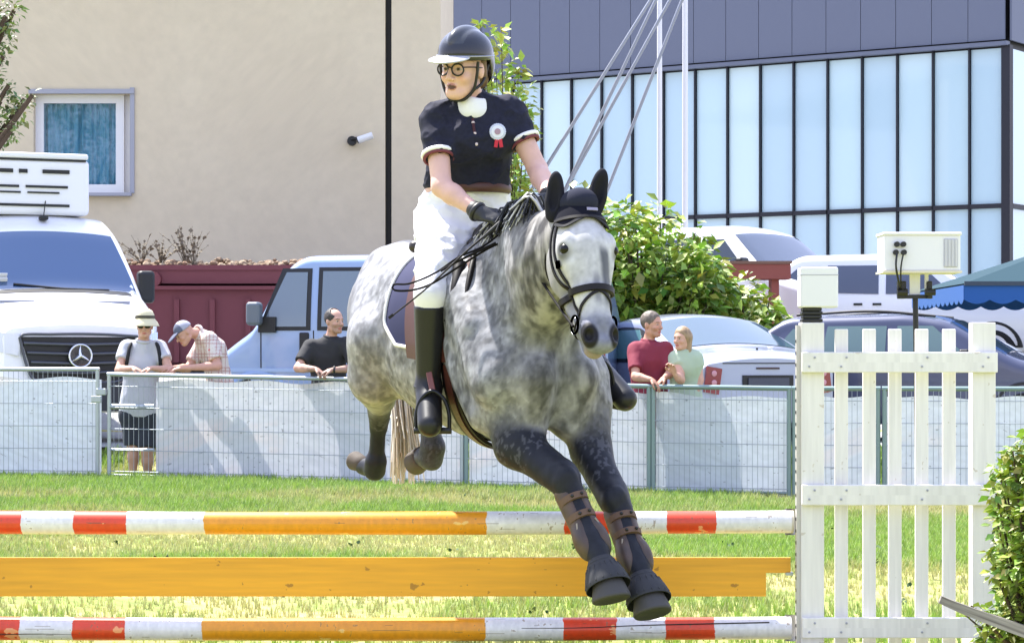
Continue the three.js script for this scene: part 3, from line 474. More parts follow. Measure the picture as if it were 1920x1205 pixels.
// white minivan behind the shrubs, nose to the right and toward the camera
{
  const b = 0.75, d = 33.6, t = thing('white_minivan', 'white minivan with broad windscreen parked behind the leafy shrub', 'van', V(ax(1590, d), gy(3, 35), -d), { turn: turnTo(Math.cos(b), Math.sin(b)) });
  const v = vehicle({ L: 4.4, W: 0.93, belt: 1.25, tum: 0.12, y0: 0.3, round: 0.12, soft: 0.08, top: [[0, 0.95], [0.1, 1.05], [0.75, 1.28], [1.45, 1.86], [1.8, 1.96], [4.1, 1.95], [4.4, 1.2]] });
  part('body', v.body, paint(0xe4e4e8), t); part('windscreen', v.topPane(0.82, 1.42, 0, 0.02), mat(0x2c3644, 0.05, { metalness: 0.1, clearcoat: 1 }), t);
  for (const s of [-1, 1]) { for (const c of [[[1.05, 1.28], [1.9, 1.28], [1.9, 1.76], [1.55, 1.76]], [[2.05, 1.28], [3.0, 1.28], [3.0, 1.78], [2.05, 1.78]], [[3.12, 1.28], [4.0, 1.28], [3.95, 1.76], [3.12, 1.78]]]) part('side_window', v.sidePane(s, c, 0.01), pane2, t); part('mirror', rbox(0.12, 0.2, 0.2, 0.04, -1.05, 1.38, s * 1.05), M.black, t); part('headlight', box(0.06, 0.16, 0.28, -0.05, 0.85, s * 0.62), M.chrome, t); }
  part('bumper', rbox(0.12, 0.3, 1.6, 0.05, 0.02, 0.5, 0), M.greyTrim, t); part('grille', box(0.06, 0.12, 0.8, -0.0, 0.82, 0), M.black, t);
  wheels(t, [0.8, 3.5], 0.9, M.black);
}
// red trough in front of the minivan
{
  const d = 32.6, p0 = at(1322, 524, d), t = thing('planter_trough', 'low red brown trough in front of the white minivan', 'trough', V(ax(1400, d), p0.y - 0.0, -d)), w = ax(1480, d) - ax(1322, d), rb = mat(0x8e4a40, 0.7);
  part('box', merge([box(w, 0.2, 0.04, 0, 0.1, 0.25), box(w, 0.2, 0.04, 0, 0.1, -0.25), box(0.04, 0.2, 0.46, w / 2 - 0.02, 0.1, 0), box(0.04, 0.2, 0.46, -w / 2 + 0.02, 0.1, 0), box(w - 0.1, 0.03, 0.44, 0, 0.04, 0)]), rb, t); part('rim', merge([box(w + 0.04, 0.04, 0.07, 0, 0.222, 0.25), box(w + 0.04, 0.04, 0.07, 0, 0.222, -0.25)]), mat(0x7a5a4c, 0.8), t);
  const hgt = p0.y - gy(p0.x, d); for (const s of [-1, 1]) part('leg', box(0.1, hgt, 0.4, s * (w / 2 - 0.2), -hgt / 2, 0), rb, t);
}
// blue market parasol at the right edge
{
  const d = 30, cx = ax(2030, d), yb = gy(cx, d), ye = CH - (540 - HY) / F * d, hw = (2030 - 1757) / F * d, t = thing('market_parasol', 'teal market parasol with scalloped blue valance at the right edge', 'parasol', V(cx, yb, -d));
  const e = ye - yb, pk = 0.62, tri = []; const cs = [[-hw, hw], [hw, hw], [hw, -hw], [-hw, -hw]];
  for (let i = 0; i < 4; i++) { const a = cs[i], b = cs[(i + 1) % 4]; const g = new THREE.BufferGeometry(); g.setAttribute('position', new THREE.Float32BufferAttribute([a[0], e, a[1], b[0], e, b[1], 0, e + pk, 0, a[0], e - 0.012, a[1], 0, e + pk - 0.012, 0, b[0], e - 0.012, b[1]], 3)); g.computeVertexNormals(); part('canopy', g, mat(0x0e3440, 1, { side: THREE.DoubleSide }), t); }
  const sc = new THREE.Shape(); sc.moveTo(-hw, 0); sc.lineTo(hw, 0); sc.lineTo(hw, -0.17); for (let i = 0; i < 12; i++) { const x = hw - (i + 1) * hw / 6; sc.quadraticCurveTo(x + hw / 12, -0.27, x, -0.17); } sc.lineTo(-hw, 0);
  const vg = new THREE.ExtrudeGeometry(sc, { depth: 0.006, bevelEnabled: false, curveSegments: 6 });
  for (let i = 0; i < 4; i++) part('valance', vg.clone().translate(0, e - 0.02, hw).rotateY(i * Math.PI / 2), mat(0x235594, 0.85), t);
  part('edge_band', merge([box(2 * hw, 0.05, 0.02, 0, e + 0.0, hw + 0.018)]), mat(0x3a4450, 0.8), t);
  part('pole', new THREE.CylinderGeometry(0.03, 0.03, e + pk, 10).translate(0, (e + pk) / 2, 0), M.white, t); part('base', rbox(0.6, 0.1, 0.6, 0.02, 0, 0.05, 0), M.greyTrim, t);
  const st = thing('stall_table', 'white covered stall table under the teal parasol', 'table', V(cx, yb, -d)); part('cloth', rbox(3.0, 0.95, 1.2, 0.02, 0, 0.475, 0), M.white, st); part('counter_top', box(3.1, 0.04, 1.3, 0, 0.972, 0), M.white, st);
}
const tarpTex = tex(512, 256, (u, v) => { const a = tiled(u, v, 6, 4, 3), b = tiled(u, v, 40, 3, 6); let c = [0.92, 0.93, 0.95].map(q => q * (0.94 + 0.1 * (b - 0.5))); const pk = clamp((a - 0.56) * 6); c = mix3(c, [0.94, 0.86, 0.83], pk * 0.6); if (tiled(u, v, 80, 2, 12) > 0.8) c = c.map(q => q * 0.75); return c; }, true, [0.3, 0.6]);  // pinkish patches paint the light coming through the cloth
function uv2(g) { const p = g.attributes.position, uv = g.attributes.uv; for (let i = 0; i < p.count; i++) uv.setXY(i, p.getX(i), p.getY(i)); return g; }
// ------------------------------------------------------------------ mesh barrier with white tarps
{
  const gal = mat(0xa9b0b4, 0.45, { metalness: 0.7 }), galG = mat(0x7f9290, 0.5, { metalness: 0.5 }), wire = mat(0xa2a9b0, 0.5, { metalness: 0.6 });
  const pxX = (px) => { let x = 0; for (let i = 0; i < 6; i++) x = ax(px, fenceD(x)); return x; };
  const H = 1.15, P3 = (x, h, off = 0) => V(x, gy(x, fenceD(x) - 0.01) + h, -(fenceD(x) + off));
  const panels = [[-420, 182, gal, 'tarp covered barrier panel at the left edge before the white van'], [204, 866, gal, 'long barrier panel the three left spectators lean on'], [874, 1217, galG, 'barrier panel behind the horse and beside the couple'], [1225, 1480, galG, 'barrier panel between the couple and the white picket wing'], [1490, 1647, galG, 'barrier panel seen through the left pickets of the wing'], [1659, 2300, galG, 'barrier panel at the right edge behind the picket wing']];
  panels.forEach(([a, b, m, l], k) => {
    const x0 = pxX(a), x1 = pxX(b), o = P3((x0 + x1) / 2, 0), t = thing('mesh_barrier', l, 'barrier', o, { world: true, group: 'mesh barrier panels around the riding ground' }), top = k === 0 ? H + 0.03 : H - 0.02;
    const r = k > 1 ? 0.024 : 0.021;
    part('post', cyl(P3(x0, -0.05), P3(x0, top), r), m, t); part('post', cyl(P3(x1, -0.05), P3(x1, top), r), m, t);
    part('top_rail', cyl(P3(x0 - r, top), P3(x1 + r, top), r * 1.02), m, t); part('bottom_rail', cyl(P3(x0, 0.1), P3(x1, 0.1), 0.012), m, t);
    for (const x of [x0, x1]) part('foot', box(0.1, 0.05, 0.5).translate(x, gy(x, fenceD(x)) + 0.02, -fenceD(x)), M.greyTrim, t);
    const ws = [], n = Math.round((x1 - x0) / 0.052);
    for (let i = 1; i < n; i++) { const x = mix(x0, x1, i / n); ws.push(cyl(P3(x, 0.1, -0.012), P3(x, top, -0.012), 0.0026, 0.0026, 4)); }
    for (let i = 0; i < 5; i++) { const h = mix(0.14, top - 0.12, i / 4.0); ws.push(cyl(P3(x0, h, -0.018), P3(x1, h, -0.018), 0.0036, 0.0036, 4)); }
    part('wire_mesh', merge(ws), wire, t);
    if (k === 1) { for (const h of [0.8, 0.36]) part('cross_bar', cyl(P3(x0, h, 0.02), P3(pxX(288), h, 0.02), h > 0.5 ? 0.028 : 0.016), m, t); }
    if (k < 2) part('clamp', rbox(0.1, 0.07, 0.07, 0.01).translate(k ? x0 - 0.04 : x1 + 0.04, P3(x1, 0.95).y, -fenceD(x1) + 0.01), gal, t);
    // tarp tied behind the mesh
    const ta = k === 1 ? pxX(290) : x0 + 0.03, tb = x1 + 0.03, g = new THREE.PlaneGeometry(1, 1, Math.ceil((tb - ta) / 0.025), 44), p = g.attributes.position;
    for (let i = 0; i < p.count; i++) {
      const u = p.getX(i) + 0.5, v = p.getY(i) + 0.5, x = mix(ta, tb, u), sag = 0.03 * Math.pow(Math.abs(Math.sin(x * 4.1 + k)), 2) + 0.05 * noise(x * 0.9, k, 4), h = mix(0.02, top - 0.03 - sag, v);
      const q = P3(x, h, 0.03 + 0.05 * fbm(x * 2.2 + h * 1.4, h * 1.1, k * 7, 3) + 0.016 * fbm(x * 9 + h * 7, h * 5, k, 3)); p.setXYZ(i, q.x, q.y, q.z);
    }
    g.computeVertexNormals();
    const tarpMap = tarpTex, tm = k === 0 ? 0xe6ecf4 : k === 1 ? 0xfaf8fa : k === 2 ? 0xf6f7fa : 0xeef2f5;
    const s = new THREE.Mesh(uv2(g), mat(tm, 1, { map: tarpMap, side: THREE.DoubleSide, transmission: 0.24, thickness: 0 })); s.name = numbered('privacy_tarp'); s.castShadow = s.receiveShadow = true;
    tag(s, ['bluish tarp on the barrier panel before the white van', 'wide white tarp under the leaning spectators, light through it painted pale pink', 'white tarp on the barrier behind the horse', 'pale tarp on the barrier below the couple and silver car', 'pale tarp seen between the left pickets of the wing', 'white tarp on the rightmost barrier panel'][k], 'tarp', 'white tarps on the barrier'); scene.add(s);
    s.position.copy(o); s.geometry.translate(-o.x, -o.y, -o.z);
  });
}
// ------------------------------------------------------------------ the jump: poles, plank, picket wing
const JD = 10.2, jy = (py) => CH - (py - HY) / F * JD, jx = (px) => ax(px, JD);
function paintTex(seed, w, h, fn) { return tex(w, h, fn, true); }
{
  const W_ = [0.90, 0.89, 0.90], Rd = [0.87, 0.25, 0.08], Ye = [0.91, 0.60, 0.07];
  const marks = [[-189, W_], [-46, Rd], [42, W_], [140, Rd], [238, W_], [384, Ye], [912, W_], [1058, Rd], [1158, W_], [1250, Rd], [1341, W_]];
  const poleTex = (seed) => tex(2048, 128, (u, v) => {
    const px = mix(-189, 1483, u) + 5 * (fbm(v * 9, u * 30, seed, 2) - 0.5) + (seed === 2 ? 3 : 0); let c = W_; for (const [a, q] of marks) if (px > a) c = q;
    const n = fbm(u * 300, v * 14, seed, 4), s = fbm(u * 40, v * 6, seed + 4, 4), scr = fbm(u * 18, v * 90, seed + 9, 3);
    c = c.map(q => q * (0.93 + 0.14 * (n - 0.5)));
    if (n > 0.745 && s > 0.5) c = mix3(c, [0.45, 0.38, 0.30], 0.55);
    if (scr > 0.78) c = mix3(c, [0.3, 0.24, 0.18], 0.5);
    if (c[2] < 0.5 && s > 0.76) c = mix3(c, [0.93, 0.82, 0.6], 0.6);
    return c;
  }, true);
  const len = jx(1483) - jx(-189), cx = (jx(1483) + jx(-189)) / 2, rad = 0.049;
  const pg = new THREE.CylinderGeometry(rad, rad, len, 40, 60, false); pg.rotateZ(-Math.PI / 2);
  // uv of a cylinder: u round it, v along it; swap so that the stripes run along
  { const uv = pg.attributes.uv, p = pg.attributes.position; for (let i = 0; i < p.count; i++) uv.setXY(i, (p.getX(i) + len / 2) / len, (Math.atan2(p.getY(i), p.getZ(i)) / Math.PI + 1) / 2); for (let i = 0; i < p.count; i++) { const x = p.getX(i); p.setY(i, p.getY(i) * (1 + 0.02 * Math.sin(x * 3)) - 0.006 * (1 - (2 * x / len) ** 2)); } pg.computeVertexNormals(); }
  [[978, 1, 'upper jump pole striped red, white and yellow'], [1177, 2, 'lower jump pole striped red, white and yellow with a long crack']].forEach(([py, seed, l]) => {
    const t = thing('jump_pole', l, 'pole', V(cx, jy(py), -JD), { group: 'striped jump poles' });
    const m = part('pole', pg, mat(0xffffff, 0.45, { map: poleTex(seed), clearcoat: 0.25 }), t);
    if (seed === 2) part('crack', merge([strand([V(0.75, 0.004, 0.0475), V(1.0, 0.006, 0.048), V(1.25, 0.016, 0.046), V(1.5, 0.022, 0.0445), V(1.8, 0.028, 0.0405)], 0.0015, 0.003, 16, 5), strand([V(-1.55, -0.025, 0.043), V(-1.3, -0.02, 0.0455), V(-1.1, -0.024, 0.0435)], 0.0028, 0.001, 10, 5)]), mat(0x2a2420, 0.9), m);
    if (seed === 1) part('end_cap', new THREE.CylinderGeometry(rad * 0.99, rad * 0.99, 0.012, 24).rotateZ(Math.PI / 2), mat(0xc9c2b4, 0.8), m, V(len / 2 + 0.004, 0, 0));
  });
  // plank with stepped end
  const y1 = jy(1046), y0 = jy(1116), ym = jy(1072), x0 = jx(-170), x1 = jx(1435), x2 = jx(1481), sh = new THREE.Shape();
  [[x0, y0], [x1, y0], [x1, ym], [x2, ym], [x2, y1], [x0, y1]].forEach(([x, y], i) => i ? sh.lineTo(x, y) : sh.moveTo(x, y));
  const g = new THREE.ExtrudeGeometry(sh, { depth: 0.024, bevelEnabled: true, bevelSize: 0.003, bevelThickness: 0.003, bevelSegments: 2 }); g.translate(0, 0, -JD - 0.012);
  const plT = tex(1024, 256, (u, v) => { const gr = fbm(u * 14, v * 60, 3, 4), s = fbm(u * 60, v * 20, 8, 4), b = fbm(u * 5, v * 3, 12, 3); let c = [0.93, 0.66, 0.13].map((q, i) => q * (0.93 + 0.12 * (gr - 0.5) + 0.12 * (b - 0.5))); if (s > 0.8) c = mix3(c, [0.5, 0.34, 0.1], 0.6); return c; }, true, [0.35, 1.4]); plT.wrapS = plT.wrapT = THREE.MirroredRepeatWrapping;
  const t = thing('jump_plank', 'long flat yellow jump plank between the two striped poles', 'plank', V((x0 + x2) / 2, y0, -JD), { world: true });
  part('plank', uvMetres(g), mat(0xffffff, 0.5, { map: plT }), t);
  // wing
  const gw = gy(3, JD), X0 = jx(1519), wingX = X0, wood = [0, 1, 2].map(k => mat(0xffffff, 0.6, { map: tex(256, 512, (u, v) => { const gr = fbm(u * 30, v * 5, k * 9, 4), s = fbm(u * 12, v * 22, k + 3, 4); let c = [0.90, 0.885, 0.87].map(q => q * (0.95 + 0.1 * (gr - 0.5))); if (s > 0.79) c = mix3(c, [0.66, 0.6, 0.52], 0.45); return c; }, true, [2, 1]) }));
  const w = thing('jump_wing', 'white picket gate wing holding the right ends of the jump poles', 'jump wing', V(X0, gw, -JD + 0.05), { group: 'picket wings of the jump' });
  const lx = (px) => jx(px) - X0, ly = (py) => jy(py) - gw, wood3 = wood, pieces = (n, wd, h, dp, x, y, z, k) => part(n, uvMetres(new RoundedBoxGeometry(wd, h, dp, 1, 0.004)), wood3[k % 3], w, V(x, y, z));
  for (const [n, px, k] of [['post', 1519, 0], ['post', 1838, 1]]) pieces(n, 0.098, ly(605) + 0.0, 0.09, lx(px), ly(605) / 2, 0, k);
  [1575, 1627, 1675, 1725, 1776].forEach((px, i) => { const b = ly(1216); pieces('picket', 0.055, ly(617) - b, 0.024, lx(px), (ly(617) + b) / 2, -0.0, i); });
  for (const [ya, yb, k] of [[660, 698, 1], [906, 944, 2], [1152, 1190, 0]]) { const rail = pieces('rail', lx(1861) - lx(1498), ly(ya) - ly(yb), 0.026, (lx(1498) + lx(1861)) / 2, (ly(ya) + ly(yb)) / 2, 0.06, k); for (const px of [1516, 1575, 1725, 1838]) for (const q of [-0.018, 0.02]) part('nail', new THREE.CylinderGeometry(0.005, 0.005, 0.006, 8).rotateX(Math.PI / 2), M.greyTrim, rail, V(lx(px) - (lx(1498) + lx(1861)) / 2 + q * 0.6, q, 0.0145)); }
  const tr = part('track', box(0.018, ly(610), 0.05), mat(0xb9b6b2, 0.5, { metalness: 0.4 }), w, V(lx(1494), ly(610) / 2, 0.005));
  for (let i = 0; i < 26; i++) part('track_hole', new THREE.CylinderGeometry(0.008, 0.008, 0.02, 8).rotateZ(Math.PI / 2).rotateY(0.2), M.black, tr, V(-0.001, -ly(610) / 2 + 0.1 + i * 0.05, 0.008));
  for (const px of [1519, 1838]) part('foot', box(0.06, 0.06, 0.6), wood[0], w, V(lx(px), 0.03, 0));
  for (const py of [1003, 1202]) part('cup', new THREE.CylinderGeometry(0.056, 0.056, 0.05, 14, 1, true, Math.PI * 0.5, Math.PI).rotateZ(Math.PI / 2), mat(0xa9a7a4, 0.5, { metalness: 0.5, side: THREE.DoubleSide }), w, V(lx(1484), ly(py - 25), -0.05));
  part('plank_hook', box(0.03, 0.012, 0.05), M.steel, w, V(lx(1480), ly(1075), -0.05));
  const c = copyOf(w, V(jx(-225), gw, -JD + 0.05), Math.PI, 'white picket wing at the far left ends of the jump poles'); c.position.z = -JD - 0.05;
  // white box on a ribbed black mount on top of the left post
  const bx = at(1520, 605, JD), tb = thing('white_box', 'plain white box on a ribbed black mount atop the left wing post', 'box', V(X0, bx.y, -JD + 0.05)); 
  for (let i = 0; i < 4; i++) part('mount_ring', new RoundedBoxGeometry(0.088 - 0.002 * (i % 2) * 4, 0.0145, 0.085, 1, 0.004), M.black, tb, V(0.0, 0.0085 + i * 0.0155, 0));
  part('case', rbox(jx(1566) - jx(1496), 0.17, 0.12, 0.008), M.white, tb, V((jx(1566) + jx(1496)) / 2 - X0, 0.148, 0)); part('lid_seam', box(jx(1566) - jx(1496) + 0.002, 0.003, 0.122), M.greyTrim, tb, V((jx(1566) + jx(1496)) / 2 - X0, 0.2, 0));
}
// white cabinet on a black stand behind the wing
{
  const d = 14, X = (px) => ax(px, d), Y = (py) => CH - (py - HY) / F * d, b = gy(X(1720), d), t = thing('timing_cabinet', 'white cabinet with louvred end on a black stand behind the wing', 'cabinet', V(X(1720), b, -d), { world: true });
  const cs = part('case', rbox(X(1795) - X(1652), Y(441) - Y(510), 0.26, 0.012).translate(X(1723), (Y(441) + Y(510)) / 2, -d), M.white, t);
  part('lid', rbox(X(1797) - X(1650), 0.018, 0.28, 0.006).translate(X(1723), Y(440), -d), M.white, cs); part('bottom_flange', box(X(1797) - X(1650), 0.012, 0.28).translate(X(1723), Y(511), -d), mat(0xcfc8b4, 0.6), cs);
  part('louvre_recess', box(X(1788) - X(1763), Y(450) - Y(502), 0.006).translate(X(1775.5), (Y(450) + Y(502)) / 2, -d + 0.1315), M.greyTrim, cs);
  for (let i = 0; i < 9; i++) part('louvre_slat', box(0.004, Y(451) - Y(501), 0.008).translate(mix(X(1765), X(1786), i / 8), (Y(451) + Y(501)) / 2, -d + 0.136), M.whitePlastic, cs);
  for (const [px, py] of [[1675, 460], [1687, 460], [1673, 475], [1688, 475]]) part('socket', new THREE.CylinderGeometry(0.016, 0.016, 0.03, 12).rotateX(Math.PI / 2).translate(X(px), Y(py), -d + 0.142), M.black, cs);
  part('cable', merge([tube([V(X(1675), Y(475), -d + 0.15), V(X(1672), Y(500), -d + 0.17), V(X(1680), Y(530), -d + 0.12), V(X(1690), Y(545), -d + 0.04)], 0.006, 20, 6), tube([V(X(1687), Y(476), -d + 0.15), V(X(1682), Y(500), -d + 0.16), V(X(1688), Y(545), -d + 0.04)], 0.005, 20, 6)]), M.black, t);
  part('bracket', merge([box(0.06, Y(510) - Y(552), 0.02).rotateZ(0.0).translate(X(1716), (Y(510) + Y(552)) / 2, -d), box(0.02, Y(512) - Y(552), 0.02).translate(X(1738), (Y(512) + Y(552)) / 2, -d)]), M.white, t);
  part('cross_bar', box(X(1748) - X(1684), 0.022, 0.05).translate(X(1716), Y(556), -d), M.black, t);
  for (const [px, w] of [[1690, 0.05], [1742, 0.03]]) { const q = part('clamp', rbox(w, Y(527) - Y(560), 0.05, 0.008).translate(X(px), (Y(527) + Y(560)) / 2, -d + 0.02), M.black, t); part('clamp_knob', cyl(V(X(px) - 0.03, Y(548), -d + 0.05), V(X(px) + 0.03, Y(548), -d + 0.05), 0.02, 0.02, 10), M.black, q); }
  part('pole', cyl(V(X(1725), b, -d), V(X(1717), Y(556), -d), 0.018, 0.016, 12), M.black, t);
  for (let i = 0; i < 0; i++) { const a = i * 2.094 + 0.5; part('leg', cyl(V(X(1725), b + 0.12, -d), V(X(1725) + 0.2 * Math.cos(a), b + 0.01, -d + 0.2 * Math.sin(a)), 0.012), M.black, t); }
}
// ------------------------------------------------------------------ trees and shrubs: leaves spread through a volume
// clumps: [x, y, z, radius]; every leaf is a small folded blade
function leaves(clumps, per, size, seed, tones, { droop = 0.3, shell = 0.55 } = {}) {
  const r = rng(seed), pos = [], col = [], idx = [];
  for (const [cx, cy, cz, cr] of clumps) {
    const n = Math.round(per * cr * cr), tone0 = r();
    for (let i = 0; i < n; i++) {
      let x, y, z, q; do { x = r() * 2 - 1; y = r() * 2 - 1; z = r() * 2 - 1; q = x * x + y * y + z * z; } while (q > 1 || q < 1e-3);
      const k = Math.pow(q, 0.5), f = cr * mix(k, 1, shell) / k * (0.75 + 0.35 * r()); const p = V(cx + x * f, cy + y * f, cz + z * f);
      const dir = V(x + (r() - 0.5) * 1.6, y * 0.6 + (r() - 0.5) - droop, z + (r() - 0.5) * 1.6).normalize(), up = V(r() - 0.5, r() + 0.2, r() - 0.5).normalize(), sd = dir.clone().cross(up).normalize(), nn = sd.clone().cross(dir), L = size * (0.6 + 0.8 * r()), w = L * 0.3;
      const o = pos.length / 3, e = (v) => pos.push(v.x, v.y, v.z); e(p); e(p.clone().addScaledVector(dir, L * 0.45).addScaledVector(sd, w).addScaledVector(nn, w * 0.35)); e(p.clone().addScaledVector(dir, L)); e(p.clone().addScaledVector(dir, L * 0.45).addScaledVector(sd, -w).addScaledVector(nn, w * 0.35)); e(p.clone().addScaledVector(dir, L * 0.5));
      idx.push(o, o + 1, o + 4, o + 1, o + 2, o + 4, o, o + 4, o + 3, o + 4, o + 2, o + 3);
      const t = clamp(tone0 * 0.4 + r() * 0.7), c = mix3(tones[0], tones[1], t).map(v => v * (0.75 + 0.5 * r())); for (let j = 0; j < 5; j++) col.push(...c);
    }
  }
  const g = new THREE.BufferGeometry(); g.setAttribute('position', new THREE.Float32BufferAttribute(pos, 3)); g.setAttribute('color', new THREE.Float32BufferAttribute(col, 3)); g.setIndex(idx); g.computeVertexNormals(); return g;
}
const leafMat = vmat(0.55, { side: THREE.DoubleSide, transmission: 0.35, thickness: 0 }), bark = mat(0x4a3c30, 0.95);
function plant(name, label, cat, base, clumps, per, size, seed, tones, trunkR, opts = {}) {
  const t = thing(name, label, cat, base, { world: true, group: opts.group });
  const lim = []; clumps.forEach((c, i) => { if (i % (opts.every || 1)) return; const e = V(c[0], c[1], c[2]), m = lerpV(base, e, 0.5).add(V(0, 0.15 * trunkR * 10, 0)); lim.push(strand([base, lerpV(base, m, 0.5).setX(mix(base.x, m.x, 0.3)), m, e], trunkR, trunkR * 0.25, 10, 6)); });
  part(opts.stem || 'trunk', merge(lim), bark, t); part('crown', leaves(clumps, per, size, seed, tones, opts), leafMat, t); return t;
}
{
  const G = [[0.045, 0.12, 0.02], [0.24, 0.36, 0.05]], r = rng(21), d = 30;
  const cl = (list, dd, jit) => list.map(([px, py, rad]) => { const q = at(px, py, dd + (r() - 0.5) * jit); return [q.x, q.y, q.z, rad]; });
  const g0 = (px, dd) => { const x = ax(px, dd); return V(x, gy(x, dd) - 0.02, -dd); };
  // large shrub right of the horse head
  plant('leafy_shrub', 'large leafy green shrub right of the horse head, above the silver coupe', 'shrub', g0(1215, d), cl([...Array(70)].map(() => { const px = 1090 + r() * 260, top = 362 + Math.max(0, px - 1200) * 0.75 + 28 * Math.sin(px * 0.09), py = mix(top + 6, 640, Math.pow(r(), 0.9)); return [px, py, mix(0.14, 0.34, clamp((py - top) / 120)) * (0.8 + 0.4 * r())]; }), d, 1.6), 900, 0.15, 31, [[0.05, 0.15, 0.02], [0.44, 0.56, 0.06]], 0.03, { group: 'shrubs behind the barrier' });
  plant('leafy_shrub', 'lower leafy shrub between the minivan and the silver coupe roof', 'shrub', g0(1400, d + 0.3), cl([...Array(34)].map(() => { const px = 1340 + r() * 140, top = 505 + Math.max(0, px - 1370) * 0.75 + 16 * Math.sin(px * 0.13), py = mix(top + 6, 645, r()); return [px, py, mix(0.12, 0.28, clamp((py - top) / 90)) * (0.8 + 0.4 * r())]; }), d + 0.2, 1), 900, 0.15, 32, [[0.07, 0.17, 0.02], [0.50, 0.60, 0.07]], 0.03, { group: 'shrubs behind the barrier' });
  // slim tree behind the rider
  plant('slim_tree', 'slim bright green tree growing up behind the rider', 'tree', g0(955, 33), cl([[905, 60, .16], [918, 90, .18], [930, 130, .24], [940, 80, .16], [950, 170, .24], [965, 150, .16], [972, 125, .1], [960, 220, .3], [985, 190, .2], [950, 280, .3], [975, 320, .28], [940, 340, .35], [990, 260, .15], [900, 45, .08], [940, 55, .08], [960, 400, .5], [930, 450, .5]], 33, 0.8), 1000, 0.14, 33, [[0.14, 0.25, 0.03], [0.48, 0.56, 0.08]], 0.018, {});
  // tree at the upper left
  const bt = g0(-330, 31);
  plant('edge_tree', 'leafy branches of a tree at the upper left edge', 'tree', bt, cl([[10, 30, .22], [-15, 70, .3], [25, 20, .12], [-20, 130, .2], [5, 105, .1], [0, 190, .22], [30, 210, .2], [-10, 240, .28], [45, 185, .12], [60, 178, .06], [15, 160, .1], [-60, 60, .5], [-80, 200, .5], [-150, 120, .7], [-200, -40, .8], [-280, 80, .8], [-60, -60, .5], [20, 245, .12]], 31, 0.6), 1500, 0.085, 34, [[0.07, 0.12, 0.03], [0.20, 0.27, 0.06]], 0.12, {});
  // hedge shrub in the right foreground
  const fd = 9.3, fb = V(ax(1950, fd), gy(2, fd), -fd);
  plant('foreground_shrub', 'dense small leaved shrub at the lower right corner', 'shrub', fb, cl([[1900, 845, .03], [1875, 880, .035], [1868, 925, .03], [1872, 985, .04], [1858, 1040, .025], [1845, 1165, .03], [1822, 1135, .018], [1808, 1150, .012], [1905, 860, .05], [1930, 900, .1], [1885, 900, .05], [1900, 960, .08], [1940, 980, .12], [1890, 1030, .07], [1930, 1060, .12], [1905, 1110, .08], [1940, 1150, .12], [1880, 1160, .07], [1850, 1150, .03], [1860, 1190, .05], [1910, 1200, .12], [1830, 1140, .02], [1990, 900, .18], [1990, 1050, .2], [1990, 1180, .2], [1895, 1075, .06], [1868, 1075, .03], [1960, 840, .12]], fd, 0.2), 20000, 0.042, 35, [[0.05, 0.12, 0.015], [0.44, 0.54, 0.07]], 0.012, { stem: 'stems', shell: 0.3 });
  const a = at(1764, 1121, 9.2), b = at(1990, 1214, 9.15), u = b.clone().sub(a).normalize(), t = thing('weathered_rail', 'weathered grey wooden rail poking out of the foreground shrub', 'rail', b, { world: true });
  const L = a.distanceTo(b), rg = new THREE.BoxGeometry(L, 0.048, 0.05, 160, 10, 6), p = rg.attributes.position; for (let i = 0; i < p.count; i++) { const x = p.getX(i), k = 1 + 0.12 * (noise(x * 14, 1, 2) - 0.5); p.setY(i, p.getY(i) * k * mix(0.62, 1.05, (x + L / 2) / L) + 0.006 * Math.sin(x * 9)); p.setZ(i, p.getZ(i) * k); } 
  rg.computeVertexNormals(); rg.applyQuaternion(new THREE.Quaternion().setFromUnitVectors(V(1, 0, 0), u)); const m = lerpV(a, b, 0.5); rg.translate(m.x, m.y, m.z);
  part('rail', colourBy(clean(rg), (x, y, z) => { const s = fbm(x * 8 + y * 20, y * 160 + x * 60, z * 40, 4); return mix3([0.10, 0.085, 0.08], [0.32, 0.29, 0.27], clamp(s * 2 - 0.5)); }), vmat(0.9), t);
  part('support', cyl(V(b.x, gy(2, 9), b.z - 0.02), b.clone().add(V(0, 0.02, -0.02)), 0.03), bark, t);
}
